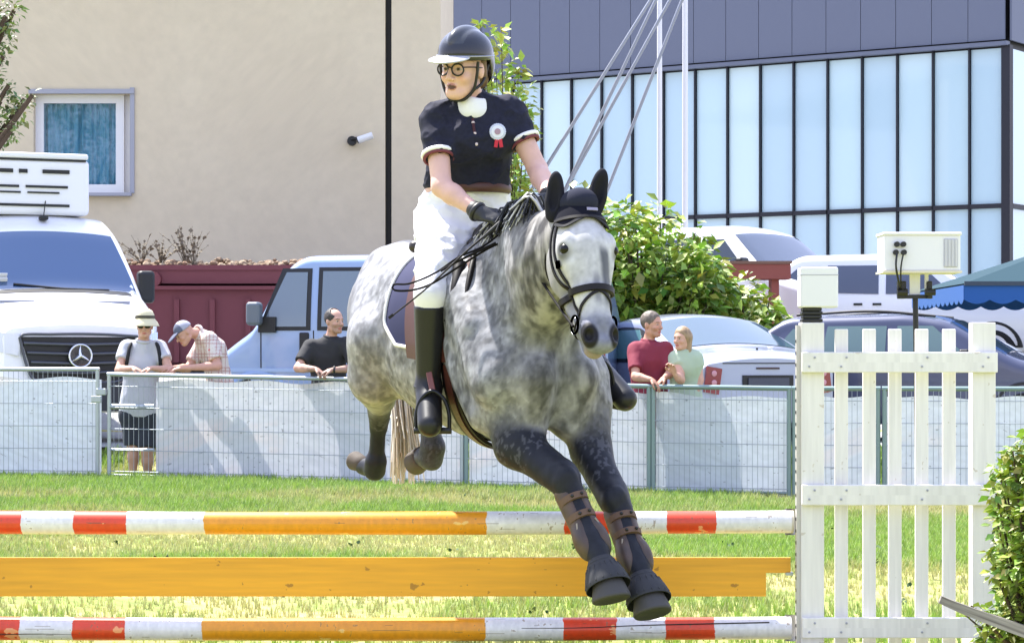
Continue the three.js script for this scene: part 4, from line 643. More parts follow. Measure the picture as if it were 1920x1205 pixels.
// ------------------------------------------------------------------ people
// a hand: palm, four fingers of unequal length, thumb from the side of the palm
function handPrims(wr, dir, palm, side, curl = 0.5, s = 1, inf = 0) {
  dir = dir.clone().normalize(); palm = palm.clone().addScaledVector(dir, -palm.dot(dir)).normalize(); const lat = dir.clone().cross(palm).multiplyScalar(side), P = [], at3 = (a, b, c) => wr.clone().addScaledVector(dir, a * s).addScaledVector(lat, b * s).addScaledVector(palm, c * s);
  P.push(E(at3(0.05, 0, 0), [0.05 * s + inf, 0.041 * s + inf, 0.0165 * s + inf], [dir, lat, palm], 0.01), C(wr, at3(0.03, 0, 0), 0.024 * s + inf, 0.024 * s + inf, 0.015));
  [0.068, 0.078, 0.072, 0.056].forEach((L, i) => {
    let p = at3(0.085 - 0.006 * Math.abs(i - 1), 0.029 - 0.0195 * i, 0), a = curl * 0.5; const sp = (1.5 - i) * 0.05;
    [0.45, 0.3, 0.25].forEach((f, j) => { const q = p.clone().addScaledVector(dir, Math.cos(a) * L * f * s).addScaledVector(palm, Math.sin(a) * L * f * s).addScaledVector(lat, sp * L * f * s); P.push(C(p, q, (0.0095 - 0.001 * j) * s + inf, (0.009 - 0.001 * j) * s + inf, 0.004)); p = q; a += curl; });
  });
  const b = at3(0.02, 0.03, 0.004), c = at3(0.05, 0.056, 0.012), e = at3(0.075, 0.058, 0.012 + 0.03 * curl), t = at3(0.096, 0.048, 0.016 + 0.045 * curl);
  P.push(C(b, c, 0.014 * s + inf, 0.011 * s + inf, 0.012), C(c, e, 0.011 * s + inf, 0.01 * s + inf, 0.005), C(e, t, 0.01 * s + inf, 0.008 * s + inf, 0.005)); return P;
}
function headPrims(h, B, s = 1) {
  const p = (r, f, u) => inF(h, B, r * s, f * s, u * s), e = (r, f, u, a, b, c, k = 0.02, o) => E(p(r, f, u), [a * s, b * s, c * s], B, k, o);
  return [e(0, -0.012, 0.03, 0.074, 0.094, 0.088), e(0, 0.02, -0.03, 0.06, 0.07, 0.08, 0.04), e(0, 0.058, -0.098, 0.028, 0.026, 0.022, 0.03), C(p(-0.05, -0.005, -0.07), p(-0.02, 0.06, -0.098), 0.018 * s, 0.014 * s, 0.03), C(p(0.05, -0.005, -0.07), p(0.02, 0.06, -0.098), 0.018 * s, 0.014 * s, 0.03),
    e(0, 0.076, 0.022, 0.045, 0.014, 0.01, 0.02), e(-0.04, 0.06, -0.035, 0.02, 0.02, 0.018, 0.02), e(0.04, 0.06, -0.035, 0.02, 0.02, 0.018, 0.02), e(-0.03, 0.094, 0.0, 0.017, 0.012, 0.01, 0.012, { sub: 1 }), e(0.03, 0.094, 0.0, 0.017, 0.012, 0.01, 0.012, { sub: 1 }), e(-0.03, 0.075, 0, 0.013, 0.012, 0.011, 0.003), e(0.03, 0.075, 0, 0.013, 0.012, 0.011, 0.003),
    C(p(0, 0.086, 0.01), p(0, 0.108, -0.034), 0.008 * s, 0.011 * s, 0.012), e(-0.012, 0.096, -0.04, 0.008, 0.01, 0.007, 0.006), e(0.012, 0.096, -0.04, 0.008, 0.01, 0.007, 0.006), e(0, 0.082, -0.064, 0.024, 0.013, 0.0075, 0.008), e(0, 0.08, -0.077, 0.02, 0.013, 0.007, 0.006),
    e(-0.077, -0.012, -0.008, 0.01, 0.02, 0.032, 0.008), e(0.077, -0.012, -0.008, 0.01, 0.02, 0.032, 0.008)];
}
function faceColour(h, B, s, skin, { hair, beard, lips = [0.42, 0.13, 0.11], open = 0, hairline = 0.062 } = {}) {
  return (x, y, z) => {
    const d = V(x, y, z).sub(h), r = d.dot(B[0]) / s, f = d.dot(B[1]) / s, u = d.dot(B[2]) / s; let c = skin; const a = Math.abs(r);
    c = c.map(q => q * (0.96 + 0.1 * noise(x * 60, y * 60, z * 60)));
    if (f > 0.03) {
      if (f > 0.05) { const ck = clamp(1 - Math.hypot((a - 0.042) / 0.022, (u + 0.035) / 0.02)); c = mix3(c, [c[0] * 1.05, c[1] * 0.72, c[2] * 0.68], ck * 0.5); }
      if (Math.hypot((a - 0.03) / 0.0135, u / 0.0062) < 1) c = Math.hypot(a - 0.03, u) < 0.0066 ? [0.03, 0.02, 0.015] : [0.36, 0.33, 0.31];
      if (hair && Math.abs(u - 0.021 - (a - 0.03) * 0.05) < 0.0045 && a > 0.012 && a < 0.048) c = mix3(hair, c, 0.25);
      if (f > 0.06 && Math.hypot(r / 0.023, (u + 0.0705) / (0.011 + 0.006 * open)) < 1) c = open && Math.hypot(r / 0.019, (u + 0.071) / 0.009) < 1 ? [0.08, 0.03, 0.028] : lips;
      if (beard && u < -0.03 && f > 0.02 && Math.hypot(r / 0.02, (u + 0.07) / 0.009) > 1) c = mix3(c, beard, 0.35);
    }
    return c;
  };
}
// j: world joints {head, neck, chest, hip, shL, shR, elL, elR, wrL, wrR, knL, knR, anL, anR}; face: forward direction of the head
function bodyPrims(j, inf = 0, w = 1) {
  const lat = j.shL.clone().sub(j.shR).normalize(), hl = lat.clone().setY(0).normalize(), o = (p, a) => p.clone().addScaledVector(lat, a * w), waist = lerpV(j.chest, j.hip, 0.55), P = { torso: [], hips: [], armU: [], armL: [], legU: [], legL: [] };
  for (const s of [-1, 1]) {
    P.torso.push(C(o(j.chest, 0.075 * s), o(waist, 0.06 * s), 0.112 * w + inf, 0.096 * w + inf, 0.08), C(o(waist, 0.06 * s), o(lerpV(waist, j.hip, 0.6), 0.07 * s), 0.096 * w + inf, 0.11 * w + inf, 0.08));
    P.hips.push(C(o(j.hip, 0.085 * s), o(lerpV(j.hip, waist, 0.6), 0.07 * s), 0.122 * w + inf, 0.108 * w + inf, 0.08));
  }
  P.torso.push(C(lerpV(j.shL, j.shR, 0.1), lerpV(j.shL, j.shR, 0.9), 0.062 + inf, 0.062 + inf, 0.07), C(j.chest, lerpV(j.chest, j.neck, 0.85), 0.11 + inf, 0.062 + inf, 0.07));
  for (const [s, e, w2] of [['shL', 'elL', 'wrL'], ['shR', 'elR', 'wrR']]) { P.armU.push(C(j[s], j[e], 0.054 + inf, 0.042 + inf, 0.04)); P.armL.push(C(j[e], lerpV(j[e], j[w2], 0.3), 0.042 + inf, 0.043 + inf, 0.02), C(lerpV(j[e], j[w2], 0.3), j[w2], 0.043 + inf, 0.027 + inf, 0.02)); }
  [['knL', 'anL', 1], ['knR', 'anR', -1]].forEach(([k, a, s]) => { const h = o(j.hip, 0.09 * s); P.legU.push(C(h, j[k], 0.095 * w + inf, 0.06 + inf, 0.05)); P.legL.push(C(j[k], lerpV(j[k], j[a], 0.35), 0.058 + inf, 0.058 + inf, 0.03), C(lerpV(j[k], j[a], 0.35), j[a], 0.058 + inf, 0.036 + inf, 0.03)); });
  P.neck = [C(j.neck, lerpV(j.neck, j.head, 0.75), 0.058, 0.052, 0.03)];
  return P;
}
const folds = (amp, f = 14, seed = 0) => (d, x, y, z) => d + amp * (fbm(x * f + seed, y * f * 0.8, z * f, 3) - 0.5) * 2;
function person(label, j, face, o) {
  const base = V(j.hip.x, gy(j.hip.x, -j.hip.z), j.hip.z), t = thing('person', label, 'person', base, { world: true, group: 'spectators at the barrier' });
  const B = frame(face, o.up || V(0, 1, 0)), hs = o.hs || 1, b = bodyPrims(j, 0, o.w || 1), feet = [];
  for (const a of ['anL', 'anR']) { const f = V(face.x, 0, face.z).normalize(); feet.push(C(j[a].clone().add(V(0, -0.04, 0)), j[a].clone().add(V(0, -0.055, 0)).addScaledVector(f, 0.16), 0.036, 0.028, 0.02)); }
  const col = faceColour(j.head, B, hs, o.skin, o), hp = headPrims(j.head, B, hs), fore = V(face.x, 0, face.z).normalize();
  const hands = [['elL', 'wrL', 1], ['elR', 'wrR', -1]].map(([e, w, s]) => blob(handPrims(j[w], o.handDir?.[w] || j[w].clone().sub(j[e]).normalize().add(V(0, -0.4, 0)), V(0, -1, 0), s, o.curl ?? 0.55), 0.006, { colour: col }));
  part('body', joined([blob([...b.torso, ...b.hips, ...b.armU, ...b.armL, ...b.legU, ...b.legL, ...b.neck, ...feet], 0.016, { colour: col }), blob([...hp, ...b.neck], 0.006, { colour: col }), ...hands]), vmat(0.6), t);
  const sl = o.sleeve ?? 0.6, g = bodyPrims(j, 0.014, o.w || 1), sleeves = [['shL', 'elL'], ['shR', 'elR']].map(([a, e]) => C(j[a], lerpV(j[a], j[e], sl), 0.078, 0.074, 0.04, { cut: 1 }));
  const hem = j.hip.y - (o.hem ?? 0.1), neckY = j.neck.y + 0.012;
  part('shirt', blob([...g.torso, ...(o.dress ? [] : g.hips), ...sleeves, ...(o.dress ? [C(lerpV(j.chest, j.hip, 0.7), j.hip.clone().add(V(0, -0.45, 0)), 0.14, 0.2, 0.08)] : [])], 0.011, { colour: o.shirtColour || (() => o.shirt), post: (d, x, y, z) => { d = folds(0.006, 16, j.hip.x)(d, x, y, z); return Math.max(d, hem - y); } }), vmat(0.85), t);
  part(o.collarName || 'collar', new THREE.TorusGeometry(0.068, 0.014, 8, 26).scale(1, 1, 1.3).applyQuaternion(new THREE.Quaternion().setFromUnitVectors(V(0, 0, 1), j.head.clone().sub(j.neck).normalize())).translate(j.neck.x, j.neck.y + 0.012, j.neck.z), mat(new THREE.Color(...(o.collar || o.shirt)), 0.85), t);
  if (!o.dress) { const lg = bodyPrims(j, 0.018, o.w || 1), cut = o.shorts ? [['knL', 1], ['knR', -1]].map(([k, s]) => { const lat = j.shL.clone().sub(j.shR).normalize(), h = j.hip.clone().addScaledVector(lat, 0.09 * s); return C(h, lerpV(h, j[k], 0.92), 0.12, 0.1, 0.04, { cut: 1 }); }) : [...lg.legU, ...lg.legL]; part(o.shorts ? 'shorts' : 'trousers', blob([...lg.hips, ...cut], 0.016, { colour: () => o.legs, post: (d, x, y) => Math.max(folds(0.006)(d, x, y, 1), y - j.hip.y - 0.06) }), vmat(0.9), t); }
  part('shoe', blob(feet.map(q => ({ ...q, ra: q.ra + 0.012, rb: q.rb + 0.012 })), 0.012, { colour: () => o.shoes || [0.03, 0.03, 0.035] }), vmat(0.6), t);
  if (o.hairPrims) part('hair', blob(o.hairPrims(j.head, B, hs), 0.007, { colour: (x, y, z) => o.hair.map(q => q * (0.7 + 0.6 * noise(x * 90, y * 25, z * 90))), post: (d, x, y, z) => d + 0.006 * (noise(x * 110, y * 30, z * 110) - 0.5) }), vmat(0.6), t);
  return { t, B };
}
const capHair = (lo, back = 1) => (h, B, s) => [E(inF(h, B, 0, -0.02 * s, 0.036 * s), [0.084 * s, 0.101 * s, 0.094 * s], B, 0.01), E(inF(h, B, 0, 0.094 * s, -0.025 * s), [0.085 * s, 0.05 * s, lo * s], B, 0.015, { sub: 1 }), E(inF(h, B, 0, 0.02 * s, -0.085 * s), [0.1 * s, 0.085 * s, 0.08 * s], B, 0.01, { sub: 1 })];
const leg2 = (hip, lat, spread = 0.1, knOff = V(0, 0, 0)) => { const g = gy(hip.x, -hip.z), k = (s) => V(hip.x, mix(g, hip.y, 0.52), hip.z).addScaledVector(lat, spread * s).add(knOff), a = (s) => V(hip.x, g + 0.085, hip.z).addScaledVector(lat, spread * 1.05 * s); return { knL: k(1), knR: k(-1), anL: a(1), anR: a(-1) }; };
const SKIN = [0.52, 0.30, 0.22];
// woman in the sun hat, arms on the rail
{
  const d = 24.98, hip = at(262, 778, d), j = { head: at(271, 611, d - 0.1), neck: at(268, 641, d - 0.06), chest: at(264, 680, d), hip, shL: at(299, 651, d), shR: at(236, 651, d), elL: at(318, 694, d - 0.18), elR: at(222, 694, d - 0.16), wrL: at(284, 690, d - 0.36), wrR: at(248, 690, d - 0.36), ...leg2(hip, V(1, 0, 0), 0.07) };
  j.knL = at(275, 845, d - 0.05); j.anL = at(277, 900, d);
  const strap = [0.04, 0.05, 0.07], st = [0.46, 0.47, 0.52], { t, B } = person('woman in pale sun hat and dark glasses leaning on the barrier', j, V(0.05, -0.1, 1), { skin: SKIN, hair: [0.12, 0.08, 0.05], shirt: st, legs: [0.03, 0.035, 0.05], shorts: 1, sleeve: 0.55, hem: 0.02, hs: 0.97, handDir: { wrL: V(-1, -0.3, 0.3), wrR: V(1, -0.3, 0.3) } });
  const hat = part('sun_hat', merge([new THREE.LatheGeometry([[0, 0.125], [0.04, 0.12], [0.075, 0.1], [0.096, 0.06], [0.102, 0.015], [0.13, -0.02], [0.15, -0.06], [0.147, -0.063], [0.126, -0.025], [0.095, 0.005]].map(q => new THREE.Vector2(...q)), 30).translate(...inF(j.head, B, 0, -0.005, 0.06).toArray())]), mat(0xcfc6a8, 0.9, { side: THREE.DoubleSide }), t);
  part('hat_band', new THREE.CylinderGeometry(0.101, 0.105, 0.03, 30, 1, true).translate(...inF(j.head, B, 0, -0.005, 0.093).toArray()), mat(0x4a463c, 0.9, { side: THREE.DoubleSide }), hat);
  part('sunglasses', blob([E(inF(j.head, B, -0.034, 0.082, 0), [0.032, 0.02, 0.02], B, 0.01), E(inF(j.head, B, 0.034, 0.082, 0), [0.032, 0.02, 0.02], B, 0.01), C(inF(j.head, B, -0.06, 0.07, 0.004), inF(j.head, B, -0.078, -0.01, 0.004), 0.006, 0.005, 0.004), C(inF(j.head, B, 0.06, 0.07, 0.004), inF(j.head, B, 0.078, -0.01, 0.004), 0.006, 0.005, 0.004)], 0.005), mat(0x0a0a0c, 0.2), t);
  for (const px of [243, 295]) part('backpack_strap', tube([at(px - (px < 260 ? -8 : 6), 640, d + 0.02), at(px, 648, d - 0.1), at(px + (px < 260 ? -4 : 4), 668, d - 0.145), at(px + (px < 260 ? -8 : 6), 690, d - 0.1)], 0.02, 16, 6), mat(0x15171c, 0.8), t);
}
// man in cap bent over the rail
{
  const d = 25.0, hip = at(425, 775, d + 0.2), j = { head: at(344, 624, d - 0.15), neck: at(371, 625, d - 0.02), chest: at(398, 656, d + 0.05), hip, shL: at(381, 640, d + 0.14), shR: at(393, 636, d - 0.14), elL: at(352, 690, d + 0.0), elR: at(408, 686, d - 0.24), wrL: at(322, 690, d - 0.24), wrR: at(340, 690, d - 0.36), ...leg2(hip, V(0, 0, -1), 0.1) };
  const chk = (x, y, z) => { const a = Math.abs(((x * 28) % 1 + 1) % 1 - 0.5) < 0.1, b = Math.abs(((y * 28) % 1 + 1) % 1 - 0.5) < 0.1; return a || b ? [0.42, 0.24, 0.22] : [0.60, 0.54, 0.50]; };
  const f = V(-0.72, -0.55, 0.45), { t, B } = person('man in grey cap and checked shirt bent over the barrier', j, f, { skin: [0.50, 0.27, 0.2], hair: [0.25, 0.23, 0.22], shirt: [0.58, 0.5, 0.47], shirtColour: chk, legs: [0.1, 0.11, 0.15], sleeve: 0.75, hem: 0.02, up: V(-0.3, 1, 0), handDir: { wrL: V(-1, -0.2, 0.4), wrR: V(-1, -0.2, 0.3) } });
  const cap = part('cap', blob([E(inF(j.head, B, 0, -0.012, 0.03), [0.085, 0.104, 0.1], B, 0.01)], 0.007, { colour: (x, y, z) => inF(V(x, y, z).sub(j.head), B, 0, 0, 0).dot(B[1]) > 0.02 ? [0.10, 0.11, 0.17] : [0.33, 0.33, 0.4], post: (q, x, y, z) => { const v = V(x, y, z).sub(j.head); return Math.max(q, 0.028 - v.dot(B[2]) - 0.06 * Math.min(0, v.dot(B[1]))); } }), vmat(0.85), t);
  part('cap_peak', blob([E(inF(j.head, B, 0, 0.12, 0.028), [0.075, 0.085, 0.012], [B[0], inF(V(0, 0, 0), B, 0, 0.96, -0.28), inF(V(0, 0, 0), B, 0, 0.28, 0.96)], 0.01)], 0.006, { colour: () => [0.08, 0.09, 0.15] }), vmat(0.85), cap);
  part('sleeve_patch', new THREE.SphereGeometry(0.035, 12, 8).scale(1, 0.5, 0.35).translate(...at(396, 656, d - 0.245).toArray()), mat(0xc02a3a, 0.8), t);
}
// man in black polo shirt
{
  const d = 24.6, hip = at(622, 778, d + 0.12), j = { head: at(627, 602, d - 0.04), neck: at(620, 634, d), chest: at(613, 668, d + 0.03), hip, shL: at(651, 646, d - 0.02), shR: at(581, 650, d), elL: at(668, 690, d - 0.2), elR: at(558, 690, d - 0.18), wrL: at(621, 694, d - 0.36), wrR: at(592, 692, d - 0.36), ...leg2(hip, V(1, 0, 0)) };
  const { t, B } = person('balding man in black polo shirt resting on the barrier', j, V(0.7, -0.02, 0.75), { skin: [0.50, 0.28, 0.21], hair: [0.035, 0.028, 0.025], shirt: [0.018, 0.018, 0.022], legs: [0.05, 0.06, 0.1], sleeve: 0.72, hem: 0.02, hs: 1.05, beard: [0.1, 0.08, 0.07], hairPrims: (h, B, s) => [...capHair(0.1)(h, B, s), E(inF(h, B, 0, 0.05 * s, 0.085 * s), [0.062 * s, 0.1 * s, 0.05 * s], B, 0.01, { sub: 1 })], handDir: { wrL: V(-1, -0.3, 0.3), wrR: V(0.9, -0.5, 0.3) } });
  part('wrist_watch', new THREE.TorusGeometry(0.033, 0.011, 6, 20).rotateY(Math.PI / 2).translate(...lerpV(j.wrL, j.elL, 0.12).toArray()), M.black, t);
}
// couple by the silver car
{
  const d = 24.15, hip = at(1222, 800, d + 0.1), j = { head: at(1223, 608, d), neck: at(1216, 642, d + 0.02), chest: at(1215, 676, d + 0.02), hip, shL: at(1249, 655, d - 0.04), shR: at(1191, 655, d + 0.02), elL: at(1258, 700, d - 0.12), elR: at(1192, 706, d - 0.2), wrL: at(1246, 708, d - 0.3), wrR: at(1222, 712, d - 0.34), ...leg2(hip, V(1, 0, 0)) };
  person('man in dark red polo shirt standing beside the fair haired girl', j, V(0.8, -0.02, 0.6), { skin: [0.52, 0.27, 0.19], hair: [0.13, 0.10, 0.08], shirt: [0.19, 0.018, 0.04], legs: [0.05, 0.06, 0.1], sleeve: 0.75, hem: 0.05, hs: 1.08, beard: [0.25, 0.14, 0.1], hairPrims: capHair(0.1), handDir: { wrL: V(-0.7, -0.6, 0.3), wrR: V(0.7, -0.6, 0.3) } });
  const e = 24.0, hp = at(1286, 790, e + 0.1), k = { head: at(1279, 634, e), neck: at(1284, 660, e + 0.02), chest: at(1286, 688, e + 0.04), hip: hp, shL: at(1304, 672, e + 0.02), shR: at(1268, 672, e + 0.02), elL: at(1312, 712, e + 0.02), elR: at(1277, 712, e - 0.12), wrL: at(1300, 752, e + 0.0), wrR: at(1265, 700, e - 0.2), ...leg2(hp, V(1, 0, 0), 0.07) };
  person('fair haired girl in pale green dress beside the man in red', k, V(-0.65, -0.05, 0.75), { skin: [0.55, 0.31, 0.23], hair: [0.30, 0.20, 0.11], shirt: [0.38, 0.46, 0.34], dress: 1, legs: [0.38, 0.46, 0.34], sleeve: 0.35, hem: 0.4, hs: 0.94, w: 0.85, handDir: { wrR: V(-0.3, 0.8, 0.4) }, hairPrims: (h, B, s) => [...capHair(0.085)(h, B, s), C(inF(h, B, 0.06, -0.03, 0.0), inF(h, B, 0.07, 0.0, -0.2), 0.035, 0.02, 0.04), C(inF(h, B, -0.06, -0.03, 0.0), inF(h, B, -0.075, -0.01, -0.22), 0.035, 0.022, 0.04), C(inF(h, B, 0, -0.075, 0), inF(h, B, 0, -0.08, -0.2), 0.06, 0.04, 0.04)] });
}
// ------------------------------------------------------------------ the horse: s forward, y up, l to its right
const HA = 31 * Math.PI / 180, hf = V(Math.sin(HA), 0, Math.cos(HA)), hr = V(-Math.cos(HA), 0, Math.sin(HA));
const hp = (s, y, l) => V(-0.09, y, -10.3).addScaledVector(hf, s).addScaledVector(hr, l);
const horseBase = V(-0.09, gy(0, 10.3), -10.3);
const ST = [[-1.08, 1.52, 0.10, 0.08], [-1.02, 1.50, 0.20, 0.15], [-0.92, 1.49, 0.27, 0.205], [-0.76, 1.47, 0.32, 0.245], [-0.58, 1.42, 0.345, 0.275], [-0.35, 1.37, 0.37, 0.295], [-0.10, 1.345, 0.40, 0.265], [0.12, 1.335, 0.41, 0.24], [0.30, 1.33, 0.37, 0.235], [0.42, 1.31, 0.29, 0.22], [0.52, 1.29, 0.20, 0.16], [0.58, 1.28, 0.10, 0.09]];
function station(s) { s = clamp(s, ST[0][0], ST[ST.length - 1][0]); for (let i = 1; i < ST.length; i++) if (s <= ST[i][0]) { const t = (s - ST[i - 1][0]) / (ST[i][0] - ST[i - 1][0]), a = ST[i - 1], b = ST[i], u = t * t * (3 - 2 * t), k = mix(t, u, 0.35); return [mix(a[1], b[1], k), mix(a[2], b[2], k), mix(a[3], b[3], k)]; } }
const toL = (x, y, z) => { const dx = x + 0.09, dz = z + 10.3; return [dx * hf.x + dz * hf.z, y, dx * hr.x + dz * hr.z]; };
const torsoFn = (x, y, z) => { const [s, , l] = toL(x, y, z), [c, h, w] = station(s), yy = (y - c) / h, q = Math.pow(Math.pow(Math.abs(l / w), 2.2) + Math.pow(Math.abs(yy), 2.2), 1 / 2.2), e = Math.max(s - 0.58, -1.08 - s, 0), d = (q - 1) * Math.min(h, w) * 0.9; return e > 0 ? Math.hypot(Math.max(d, 0), e) : d; };
const torsoAt = (s, th, off) => { const [c, h, w] = station(s), a = Math.cos(th), b = Math.sin(th), k = Math.pow(Math.pow(Math.abs(b), 2.2) + Math.pow(Math.abs(a), 2.2), -1 / 2.2); return hp(s, c + (h + off) * a * k, (w + off) * b * k); };
// head frame
const poll = at(1082, 388, 9.42), muz = at(1124, 656, 9.18), hn = muz.clone().sub(poll).normalize();
const hF = V(0.36, 0, 0.93).addScaledVector(hn, -V(0.36, 0, 0.93).dot(hn)).normalize(), hR = hF.clone().cross(hn.clone().negate()).normalize(), HB = [hR, hF, hn];
const hd = (r, f, n) => poll.clone().addScaledVector(hR, r).addScaledVector(hF, f).addScaledVector(hn, n);
const he = (r, f, n, a, b, c, k = 0.03, o) => E(hd(r, f, n), [a, b, c], HB, k, o);
const both = (fn) => [fn(1), fn(-1)];
const headP = [
  he(0, -0.01, 0.10, 0.092, 0.095, 0.13), he(0, 0.0, 0.19, 0.104, 0.088, 0.145), C(hd(0, 0.02, 0.2), hd(0, 0.012, 0.5), 0.083, 0.055, 0.05),
  ...both(s => he(s * 0.092, 0.035, 0.205, 0.026, 0.03, 0.04, 0.03)), ...both(s => he(s * 0.088, 0.058, 0.18, 0.02, 0.02, 0.035, 0.02)), ...both(s => he(s * 0.112, 0.048, 0.213, 0.014, 0.016, 0.014, 0.012, { sub: 1 })),
  ...both(s => he(s * 0.068, -0.09, 0.2, 0.04, 0.1, 0.125, 0.05)), ...both(s => C(hd(s * 0.045, -0.13, 0.28), hd(s * 0.026, -0.055, 0.52), 0.036, 0.032, 0.04)), ...both(s => C(hd(s * 0.075, 0.03, 0.27), hd(s * 0.05, 0.0, 0.42), 0.02, 0.014, 0.03)),
  he(0, 0.0, 0.54, 0.064, 0.062, 0.075, 0.04), ...both(s => he(s * 0.045, 0.028, 0.565, 0.03, 0.034, 0.045, 0.025)), he(0, 0.018, 0.605, 0.055, 0.042, 0.032, 0.03), he(0, -0.05, 0.585, 0.042, 0.034, 0.045, 0.02),
  ...both(s => he(s * 0.058, 0.06, 0.578, 0.018, 0.028, 0.026, 0.01, { sub: 1 })), he(0, -0.022, 0.618, 0.075, 0.005, 0.05, 0.008, { sub: 1 }),
];
const g2 = (a, b = a) => ({ g: [a, b] });
const bodyP = [
  FN(torsoFn, V(-1.25, 0.8, -11.6), V(0.6, 1.95, -9.4), 0.05, g2(0)),
  C(hp(-0.32, 1.66, 0), hp(0.05, 1.70, 0), 0.09, 0.1, 0.1, g2(0)), C(hp(-0.88, 1.70, 0), hp(-0.6, 1.70, 0), 0.08, 0.09, 0.12, g2(0)),
  // neck
  C(hp(0.02, 1.66, 0), hp(0.45, 1.77, 0.06), 0.13, 0.105, 0.1, g2(0)), C(hp(0.45, 1.77, 0.06), hd(0, -0.09, 0.02), 0.105, 0.075, 0.1, g2(0)), C(hp(0.3, 1.38, 0), hp(0.62, 1.56, 0.08), 0.17, 0.12, 0.1, g2(0)), C(hp(0.62, 1.56, 0.08), hd(0, -0.13, 0.16), 0.12, 0.08, 0.1, g2(0)), C(hp(0.25, 1.55, 0), hp(0.6, 1.68, 0.08), 0.17, 0.115, 0.1, g2(0)), C(hp(0.6, 1.68, 0.08), hd(0, -0.1, 0.09), 0.13, 0.085, 0.1, g2(0)),
  // shoulders and breast
  ...both(s => C(hp(0.08, 1.55, 0.19 * s), hp(0.4, 1.2, 0.185 * s), 0.11, 0.135, 0.1, g2(0))), ...both(s => C(hp(0.52, 1.2, 0.09 * s), hp(0.46, 1.04, 0.1 * s), 0.105, 0.09, 0.05, g2(0))),
  ...both(s => C(hp(0.1, 1.3, 0.2 * s), hp(0.3, 1.06, 0.19 * s), 0.1, 0.09, 0.05, g2(0))), ...both(s => C(hp(-0.02, 1.72, 0.15 * s), hp(0.3, 1.42, 0.25 * s), 0.05, 0.05, 0.04, g2(0))),
  C(hp(0.67, 1.34, 0.0), hp(0.6, 1.0, 0.0), 0.045, 0.05, 0.06, { sub: 1 }), ...both(s => C(hp(0.16, 1.74, 0.235 * s), hp(0.5, 1.36, 0.29 * s), 0.03, 0.03, 0.07, { sub: 1 })), ...both(s => C(hp(0.02, 1.42, 0.315 * s), hp(0.16, 1.05, 0.3 * s), 0.02, 0.025, 0.06, { sub: 1 })), ...both(s => C(hp(0.45, 1.53, 0.27 * s + 0.04), hp(0.75, 1.66, 0.2 * s + 0.1), 0.02, 0.02, 0.06, { sub: 1 })), ...both(s => C(hp(-0.55, 1.62, 0.33 * s), hp(-0.62, 1.2, 0.33 * s), 0.035, 0.03, 0.08, { sub: 1 })),
  // right fore (viewer's left)
  C(at(960, 770, 9.92), at(972, 832, 9.86), 0.125, 0.1, 0.06, g2(0.25, 0.8)), C(at(972, 832, 9.86), at(1058, 898, 9.66), 0.092, 0.066, 0.04, g2(0.9, 1)), C(at(1052, 890, 9.67), at(1068, 920, 9.63), 0.066, 0.056, 0.02, g2(1)), C(at(1068, 920, 9.63), at(1112, 1020, 9.52), 0.05, 0.04, 0.02, g2(1)), C(at(1108, 1012, 9.53), at(1120, 1034, 9.5), 0.049, 0.049, 0.02, g2(1)), C(at(1120, 1034, 9.5), at(1136, 1080, 9.44), 0.042, 0.046, 0.02, g2(1)),
  E(at(985, 838, 9.80), [0.06, 0.075, 0.06], null, 0.04, g2(0.95)), E(at(1062, 900, 9.605), [0.045, 0.055, 0.03], null, 0.02, g2(1)), E(at(1152, 936, 9.705), [0.043, 0.052, 0.03], null, 0.02, g2(1)),
  // left fore
  C(at(1098, 765, 10.02), at(1108, 845, 9.95), 0.115, 0.082, 0.06, g2(0.1, 0.75)), C(at(1108, 845, 9.95), at(1150, 936, 9.76), 0.08, 0.062, 0.04, g2(0.8, 1)), C(at(1148, 928, 9.77), at(1162, 958, 9.73), 0.062, 0.053, 0.02, g2(1)), C(at(1162, 958, 9.73), at(1190, 1050, 9.6), 0.048, 0.039, 0.02, g2(1)), C(at(1188, 1042, 9.61), at(1197, 1064, 9.58), 0.047, 0.047, 0.02, g2(1)), C(at(1197, 1064, 9.58), at(1212, 1106, 9.52), 0.04, 0.045, 0.02, g2(1)),
  // right hind: thigh, stifle, gaskin, hock, cannon, fetlock, pastern
  C(hp(-0.78, 1.50, 0.11), at(712, 640, 10.72), 0.145, 0.132, 0.1, g2(0, 0.1)), C(at(712, 640, 10.72), at(704, 705, 10.78), 0.132, 0.115, 0.06, g2(0.15, 0.15)), C(at(704, 708, 10.78), at(712, 748, 11.05), 0.118, 0.075, 0.05, g2(0.1, 0.15)), C(at(712, 748, 11.1), at(709, 800, 11.26), 0.066, 0.04, 0.03, g2(0.4, 1)), C(at(709, 800, 11.26), at(706, 862, 11.33), 0.036, 0.038, 0.02, g2(1)), C(at(704, 866, 11.33), at(702, 882, 11.36), 0.052, 0.05, 0.02, g2(1)), C(at(700, 878, 11.37), at(681, 874, 11.47), 0.042, 0.042, 0.02, g2(1)),
  // left hind
  C(hp(-0.82, 1.52, -0.14), hp(-0.55, 1.22, -0.2), 0.17, 0.13, 0.1, g2(0)), C(hp(-0.55, 1.22, -0.2), at(800, 770, 11.0), 0.12, 0.065, 0.05, g2(0, 0.3)), C(at(800, 770, 11.0), at(812, 832, 10.98), 0.05, 0.045, 0.03, g2(0.3, 0.6)), C(at(812, 838, 10.98), at(808, 860, 11.0), 0.058, 0.056, 0.02, g2(0.75)), C(at(806, 858, 11.0), at(786, 858, 11.1), 0.046, 0.046, 0.02, g2(0.5)),
];
